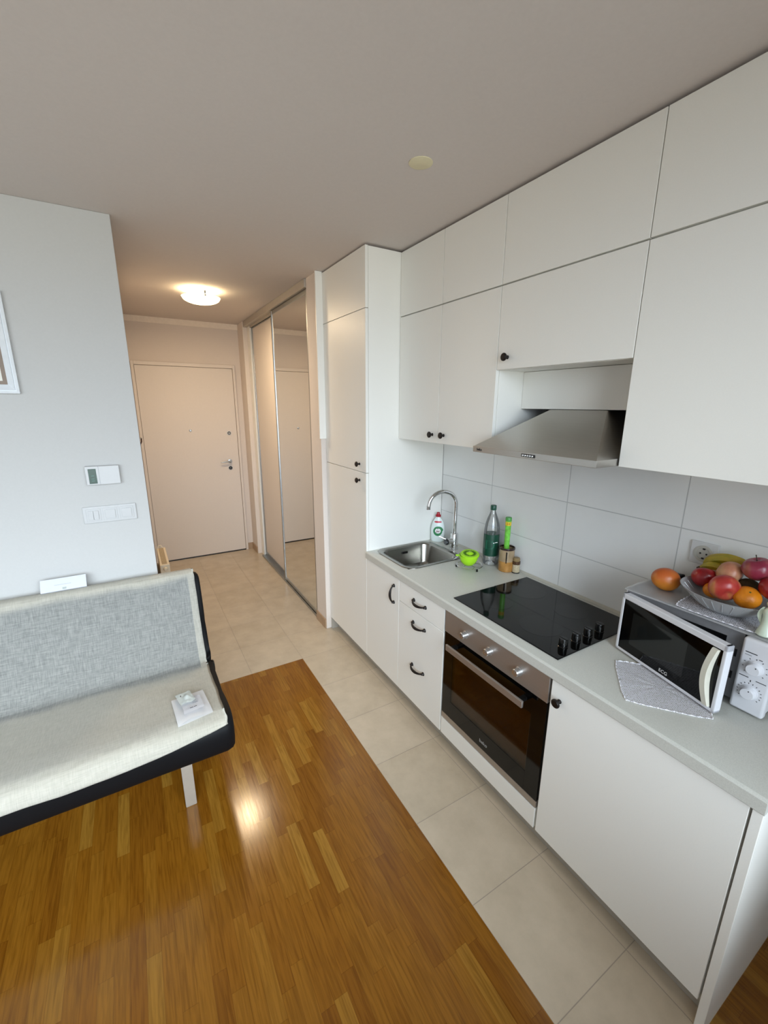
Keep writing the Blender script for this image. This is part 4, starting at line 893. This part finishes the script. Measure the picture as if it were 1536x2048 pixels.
cushion(smoothpoly([(0.79, 0.345), (0.80, 0.41), (0.87, 0.438), (1.10, 0.405), (1.36, 0.372), (1.43, 0.36), (1.45, 0.29), (1.40, 0.245), (1.10, 0.255), (0.88, 0.262), (0.81, 0.28)]), SX0, SX1, 'seat')
cushion(smoothpoly([(1.40, 0.375), (1.44, 0.40), (1.490, 0.5095), (1.555, 0.6885), (1.600, 0.7914), (1.640, 0.8093), (1.675, 0.7780), (1.660, 0.6706), (1.600, 0.4916), (1.54, 0.36), (1.50, 0.30), (1.43, 0.31)]), SX0, SX1, 'backrest')
SIL = mat('satin_metal', '#b9b2a6', 0.35, 0.7, var=0.03)
for lx in (-1.155, -2.62):
    MB().prism([(0.884, 0.0), (0.93, 0.0), (0.95, 0.27), (0.895, 0.27)], 'x', lx-0.022, lx+0.022, bev=0.002).build('leg', SIL, sf)
    MB().prism([(1.50, 0.0), (1.46, 0.0), (1.43, 0.27), (1.49, 0.27)], 'x', lx-0.022, lx+0.022, bev=0.002).build('leg', SIL, sf)
MB().box(SX0+0.1, SX1-0.1, 0.93, 0.97, 0.215, 0.25).box(SX0+0.1, SX1-0.1, 1.38, 1.42, 0.205, 0.24).box(SX1-0.24, SX1-0.18, 0.97, 1.38, 0.212, 0.245).box(SX0+0.18, SX0+0.24, 0.97, 1.38, 0.212, 0.245).build('frame', BLACKP, sf, smooth=False)
for lx in (SX1+0.004, SX0-0.004):
    MB().lathe([(0.03, -0.008), (0.034, 0), (0.03, 0.008), (0, 0.008)], (lx, 1.425, 0.318), 'x', 20).build('hinge', BLACKP, sf)

# linen throw: follows the profile from the front hem over seat and back
def throw_sheet():
    prof = [(0.787, 0.372), (0.789, 0.395), (0.797, 0.418), (0.82, 0.437), (0.87, 0.4445), (0.95, 0.436), (1.10, 0.4125), (1.25, 0.394), (1.34, 0.385), (1.385, 0.389), (1.425, 0.4245), (1.482, 0.5229), (1.547, 0.6975), (1.588, 0.7941), (1.610, 0.8156), (1.640, 0.8210), (1.670, 0.8102), (1.688, 0.7870), (1.690, 0.7422)]
    P = [Vector((0, a, b_)) for a, b_ in prof]; dense = []
    for i in range(len(P)-1):
        p0, p1, p2, p3 = P[max(i-1, 0)], P[i], P[i+1], P[min(i+2, len(P)-1)]
        for k in range(6):
            u = k/6; dense.append(0.5*((2*p1)+(p2-p0)*u+(2*p0-5*p1+4*p2-p3)*u*u+(3*p1-p0-3*p2+p3)*u**3))
    dense.append(P[-1]); N = len(dense)
    b = bmesh.new(); nx = 150; grid = []; x0, x1 = SX0+0.05, -0.984
    for i in range(nx+1):
        t = i/nx; row = []; fromr = (1-t)*(x1-x0)
        # where the front hem starts: higher towards the right end
        start = 15.5*math.exp(-(fromr/0.16)**1.0)*0.62+2.8*(0.5+0.5*math.sin(fromr*9.5+0.5))*math.exp(-fromr*0.6)+1.0+1.0*noise.noise(Vector((fromr*7, 3.3, 0)))
        start = max(0.0, start)
        for j in range(N):
            s = start+(N-1-start)*j/(N-1); k = min(int(s), N-2); u = s-k; p = dense[k].lerp(dense[k+1], u)
            tn = (dense[k+1]-dense[k]).normalized(); nrm = Vector((0, -tn.z, tn.y))
            x = x0+(x1-x0)*t
            edge = 0.004*noise.noise(Vector((s*0.25, 7.7, 0)))*max(0, 1-fromr/0.05)
            wr = 0.0016*noise.noise(Vector((x*6, s*0.35, 1)))+0.0012*noise.noise(Vector((x*22, s*0.8, 5)))
            hem = 0.0012 if (fromr < 0.032) else 0
            puck = 0.006*max(0, noise.noise(Vector((x*4.2, s*0.10, 9))))*(1 if s < 40 else 0.4)
            row.append(b.verts.new(Vector((x+edge, p.y, p.z))+nrm*(0.0045+wr+hem+puck)))
        grid.append(row)
    for i in range(nx):
        for j in range(N-1): b.faces.new((grid[i][j], grid[i+1][j], grid[i+1][j+1], grid[i][j+1]))
    bmesh.ops.solidify(b, geom=b.faces[:], thickness=0.0025)
    mb = MB(); mb.add(b)
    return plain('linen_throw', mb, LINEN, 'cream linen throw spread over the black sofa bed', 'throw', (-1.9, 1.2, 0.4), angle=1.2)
throw_ob = throw_sheet()
from mathutils.bvhtree import BVHTree
_b = bmesh.new(); _b.from_mesh(throw_ob.data); bmesh.ops.translate(_b, vec=throw_ob.location, verts=_b.verts); THROW = BVHTree.FromBMesh(_b); _b.free()
def thr_z(x, y):
    h = THROW.ray_cast(Vector((x, y, 2)), Vector((0, 0, -1))); return h[0].z if h[0] else 0.44

# papers on the seat
bk = thing('booklet', (-1.10, 0.965, 0.44), 'white folded booklet lying on the right end of the sofa bed', 'booklet')
C4 = [Vector((-1.178, 1.05, 0)), Vector((-1.045, 1.068, 0)), Vector((-1.030, 0.858, 0)), Vector((-1.167, 0.836, 0))]
_zs = {}
def seat_z(y):
    # the stiff papers rest on the highest points of the cloth beneath them
    k = round(y, 3)
    if k not in _zs: _zs[k] = max(thr_z(x, max(y, 0.845)+d) for x in (-1.17, -1.14, -1.11, -1.08, -1.05, -1.035) for d in (0, 0.01))
    return _zs[k]
def sheet_mesh(c, z_off, thick, curl, n=14):
    b = bmesh.new(); g = []
    for i in range(n+1):
        r = []
        for j in range(n+1):
            u, v = i/n, j/n; p = c[0].lerp(c[1], u).lerp(c[3].lerp(c[2], u), v)
            r.append(b.verts.new((p.x, p.y, seat_z(p.y)+z_off+curl(u, v))))
        g.append(r)
    for i in range(n):
        for j in range(n): b.faces.new((g[i][j], g[i][j+1], g[i+1][j+1], g[i+1][j]))
    bmesh.ops.solidify(b, geom=b.faces[:], thickness=thick); mb = MB(); mb.add(b); return mb
sheet_mesh(C4, 0.004, 0.003, lambda u, v: 0.0).build('back_leaf', PAPER, bk)
sheet_mesh(C4, 0.008, 0.0012, lambda u, v: 0.012*math.sin(PI*min(1, u*1.3))*v*v).build('cover_leaf', PAPER, bk)
lc = [Vector((-1.142, 1.015, 0)), Vector((-1.064, 1.008, 0)), Vector((-1.058, 0.892, 0)), Vector((-1.138, 0.878, 0))]
lf = thing('leaflet', (-1.11, 0.96, 0.455), 'small printed white card lying on the booklet', 'leaflet')
sheet_mesh(lc, 0.0195, 0.0012, lambda u, v: 0.001*u+0.003*v).build('card', mat('card_white', '#ebebee', 0.6), lf)
def on_leaf(u, v, dz=0.0016):
    p = lc[0].lerp(lc[1], u).lerp(lc[3].lerp(lc[2], u), v); return Vector((p.x, p.y, seat_z(p.y)+0.0195+0.001*u+0.003*v+dz))
M1 = basis(on_leaf(0.5, 0.80), tuple(on_leaf(0.9, 0.80)-on_leaf(0.1, 0.80)), tuple(on_leaf(0.5, 0.6)-on_leaf(0.5, 0.95)))
mb = MB(M1).box(-0.014, -0.001, -0.0018, 0.0018, 0, 0.0003).box(0.002, 0.013, -0.0018, 0.0018, 0, 0.0003)
mb.build('black_print', INK, lf, smooth=False)
for k in range(6):
    Mk = basis(on_leaf(0.68, 0.08+0.09*k), tuple(on_leaf(0.9, 0.80)-on_leaf(0.1, 0.80)), tuple(on_leaf(0.5, 0.6)-on_leaf(0.5, 0.95)))
    MB(Mk).box(-0.013, 0.014-0.002*(k % 3), -0.0006, 0.0006, 0, 0.0003).box(-0.004, 0.006, -0.0026, -0.0018, 0, 0.0003).build('grey_print', GREYINK, lf, smooth=False)
# crumpled wrapper with a round blister
wr = thing('crumpled_wrapper', (-1.128, 1.005, 0.47), 'crumpled white wrapper with a round lump on the booklet', 'wrapper')
b = bmesh.new(); g = []; n = 16
for i in range(n+1):
    r = []
    for j in range(n+1):
        u, v = i/n, j/n; x = -1.162+0.062*u+0.016*v; y = 1.048-0.100*v+0.006*u
        zz = seat_z(y)+0.027+0.005*abs(noise.noise(Vector((u*4, v*4, 2))))+0.010*math.exp(-((u-0.62)**2+(v-0.5)**2)/0.03)+0.004*abs(math.sin(5*u+3*v))
        r.append(b.verts.new((x, y, zz)))
    g.append(r)
for i in range(n):
    for j in range(n): b.faces.new((g[i][j], g[i][j+1], g[i+1][j+1], g[i+1][j]))
bmesh.ops.solidify(b, geom=b.faces[:], thickness=0.0008); mb = MB(); mb.add(b)
mb.build('film', mat('wrapper_white', '#e6ebe8', 0.35), wr)
MB().box(-1.141, -1.138, 1.012, 1.02, seat_z(1.016)+0.034, seat_z(1.016)+0.036).build('dark_print', INK, wr, smooth=False)
# small white box on top of the back
wbx = thing('white_carton', (-1.565, 1.66, 0.83), 'long flat white carton lying on top of the sofa bed back', 'carton')
Mx = Matrix.Translation((-1.565, 1.628, 0.832)) @ Matrix.Rotation(-0.62, 4, 'X')
MB(Mx).box(-0.0925, 0.0925, -0.006, 0.006, -0.002, 0.062, 0.0012).build('body', CARTON, wbx)
MB(Mx).box(-0.006, 0.010, -0.0066, -0.006, 0.003, 0.013).build('grey_tab', mat('tab_grey', '#a3aaa6', 0.6), wbx, smooth=False)
MB(Mx).box(-0.038, 0.030, -0.0065, -0.006, 0.0275, 0.0290).build('printed_line', mat('faint_print', '#9fa1a8', 0.7), wbx, smooth=False)

# ------------------------------------------------------------------ on the pale wall
Y = YL
tmx = thing('thermostat', (-1.335, Y, 1.38), 'white rectangular thermostat with a dark green display on the pale wall', 'thermostat')
MB().box(-1.4065, -1.2625, Y-0.028, Y-0.0005, 1.331, 1.4235, 0.003).build('housing', DEVICE, tmx)
MB().box(-1.394, -1.361, Y-0.0292, Y-0.027, 1.338, 1.4115, 0.0006).build('display', mat('lcd_green', '#27463f', 0.15), tmx)
MB().box(-1.3505, -1.3495, Y-0.0288, Y-0.027, 1.331, 1.4235).build('seam', GREYINK, tmx, smooth=False)
for zz in (1.352, 1.362, 1.377): MB().box(-1.3835, -1.3715, Y-0.0296, Y-0.0291, zz-0.0012, zz+0.0012).build('display_mark', mat('lcd_digit', '#4a7a70', 0.3), tmx, smooth=False)
sw = thing('light_switch', (-1.33, Y, 1.175), 'white three-gang light switch below the thermostat', 'switch')
MB().box(-1.446, -1.2125, Y-0.009, Y-0.0005, 1.133, 1.219, 0.004, seg=3).build('frame', DEVICE, sw)
for k, xc in enumerate((-1.4015, -1.3295, -1.2575)):
    fm = MB().box(xc-0.031, xc+0.031, Y-0.011, Y-0.008, 1.145, 1.207, 0.0012).build('surround', DEVICE, sw)
    if k == 0:
        for s in (-1, 1): MB().box(xc+(-0.022 if s < 0 else 0.0006), xc+(-0.0006 if s < 0 else 0.022), Y-0.0155, Y-0.010, 1.153, 1.198, 0.001).build('rocker', DEVICE, fm)
    else: MB().box(xc-0.022, xc+0.022, Y-0.0155, Y-0.010, 1.153, 1.198, 0.001).build('rocker', DEVICE, fm)
# framed picture, cut by the photo's left edge
px1, pz0, pw, ph = -1.594, 1.7645, 0.52, 0.42
pc = thing('framed_picture', (px1-pw/2, Y, pz0+ph/2), 'white moulded picture frame with brown inner liner on the pale wall', 'picture')
def frame_ring(y0, y1, inset0, inset1, name, m):
    x0, x1, z0, z1 = px1-pw, px1, pz0, pz0+ph; mb = MB()
    def rc(i, y): return [(x0+i, y, z0+i), (x1-i, y, z0+i), (x1-i, y, z1-i), (x0+i, y, z1-i)]
    mb.loops([rc(inset0, Y-0.001), rc(inset0, y0), rc(inset1, y1), rc(inset1, Y-0.001)]); return mb.build(name, m, pc, angle=0.3)
FW = mat('frame_white', '#d9dde0', 0.35)
frame_ring(Y-0.022, Y-0.026, 0, 0.010, 'outer_moulding', FW); frame_ring(Y-0.024, Y-0.024, 0.0101, 0.014, 'ridge', FW); frame_ring(Y-0.028, Y-0.010, 0.0141, 0.038, 'bevel', FW)
frame_ring(Y-0.010, Y-0.009, 0.0381, 0.053, 'liner', mat('liner_brown', '#7b6a5a', 0.5))
MB().box(px1-pw+0.053, px1-0.053, Y-0.007, Y-0.006, pz0+0.053, pz0+ph-0.053).build('print', mat('print_pale', '#dcdad0', 0.6, var=0.25, scale=9), pc, smooth=False)

# ------------------------------------------------------------------ hall: radiator, coat hook
rd = thing('radiator', (-1.105, 2.7, 0.4), 'cream panel radiator on the hall wall, seen end on', 'radiator')
MB().box(-1.124, -1.062, 2.425, 2.86, 0.10, 0.60, 0.004).build('panel', CREAM, rd)
MB().box(-1.110, -1.077, 2.45, 2.835, 0.6002, 0.6030, 0.001).build('top_grille', mat('grille_shade', '#a59478', 0.5, var=0.2, scale=200), rd)
MB().lathe([(0.014, 0), (0.014, 0.012), (0.009, 0.02), (0, 0.02)], (-1.091, 2.425, 0.572), '-y', 18).build('valve', CREAM, rd)
MB().tube([(-1.12, 2.85, 0.59), (-1.11, 2.85, 0.618), (-1.095, 2.85, 0.622), (-1.08, 2.85, 0.600)], 0.006, 8).build('bracket', CREAM, rd)
MB().box(XL, -1.124, 2.50, 2.53, 0.3, 0.5).box(XL, -1.124, 2.75, 2.78, 0.3, 0.5).build('wall_bracket', CREAM, rd, smooth=False)
hk = thing('coat_hook', (XL, 3.1, 1.4), 'small dark coat hook peeking past the corner of the pale wall', 'hook')
MB().box(XL-0.001, XL+0.014, 3.05, 3.10, 1.16, 1.42, 0.003).tube([(XL+0.012, 3.07, 1.40), (XL+0.028, 3.07, 1.43), (XL+0.03, 3.07, 1.46)], 0.005, 8).build('plate', mat('dark_wood', '#3a2420', 0.5), hk)
MB().lathe([(0.007, 0), (0.008, 0.004), (0.006, 0.008), (0, 0.009)], (XL+0.03, 3.07, 1.455), 'z', 12).build('tip', ALU, hk)

# cable on the floor by the end panel
cb_ = []
for k in range(30):
    a = 2.2+k/29*4.3; cb_.append((0.485+0.058*math.cos(a), -0.655+0.052*math.sin(a), 0.004+0.012*max(0, math.sin(a))))
plain('power_cable', MB().tube(cb_+[(0.56, -0.72, 0.02), (0.575, -0.8, 0.004)], 0.0032, 8), WPLAS, 'loop of white cable on the parquet beyond the worktop end', 'cable', (0.485, -0.655, 0))
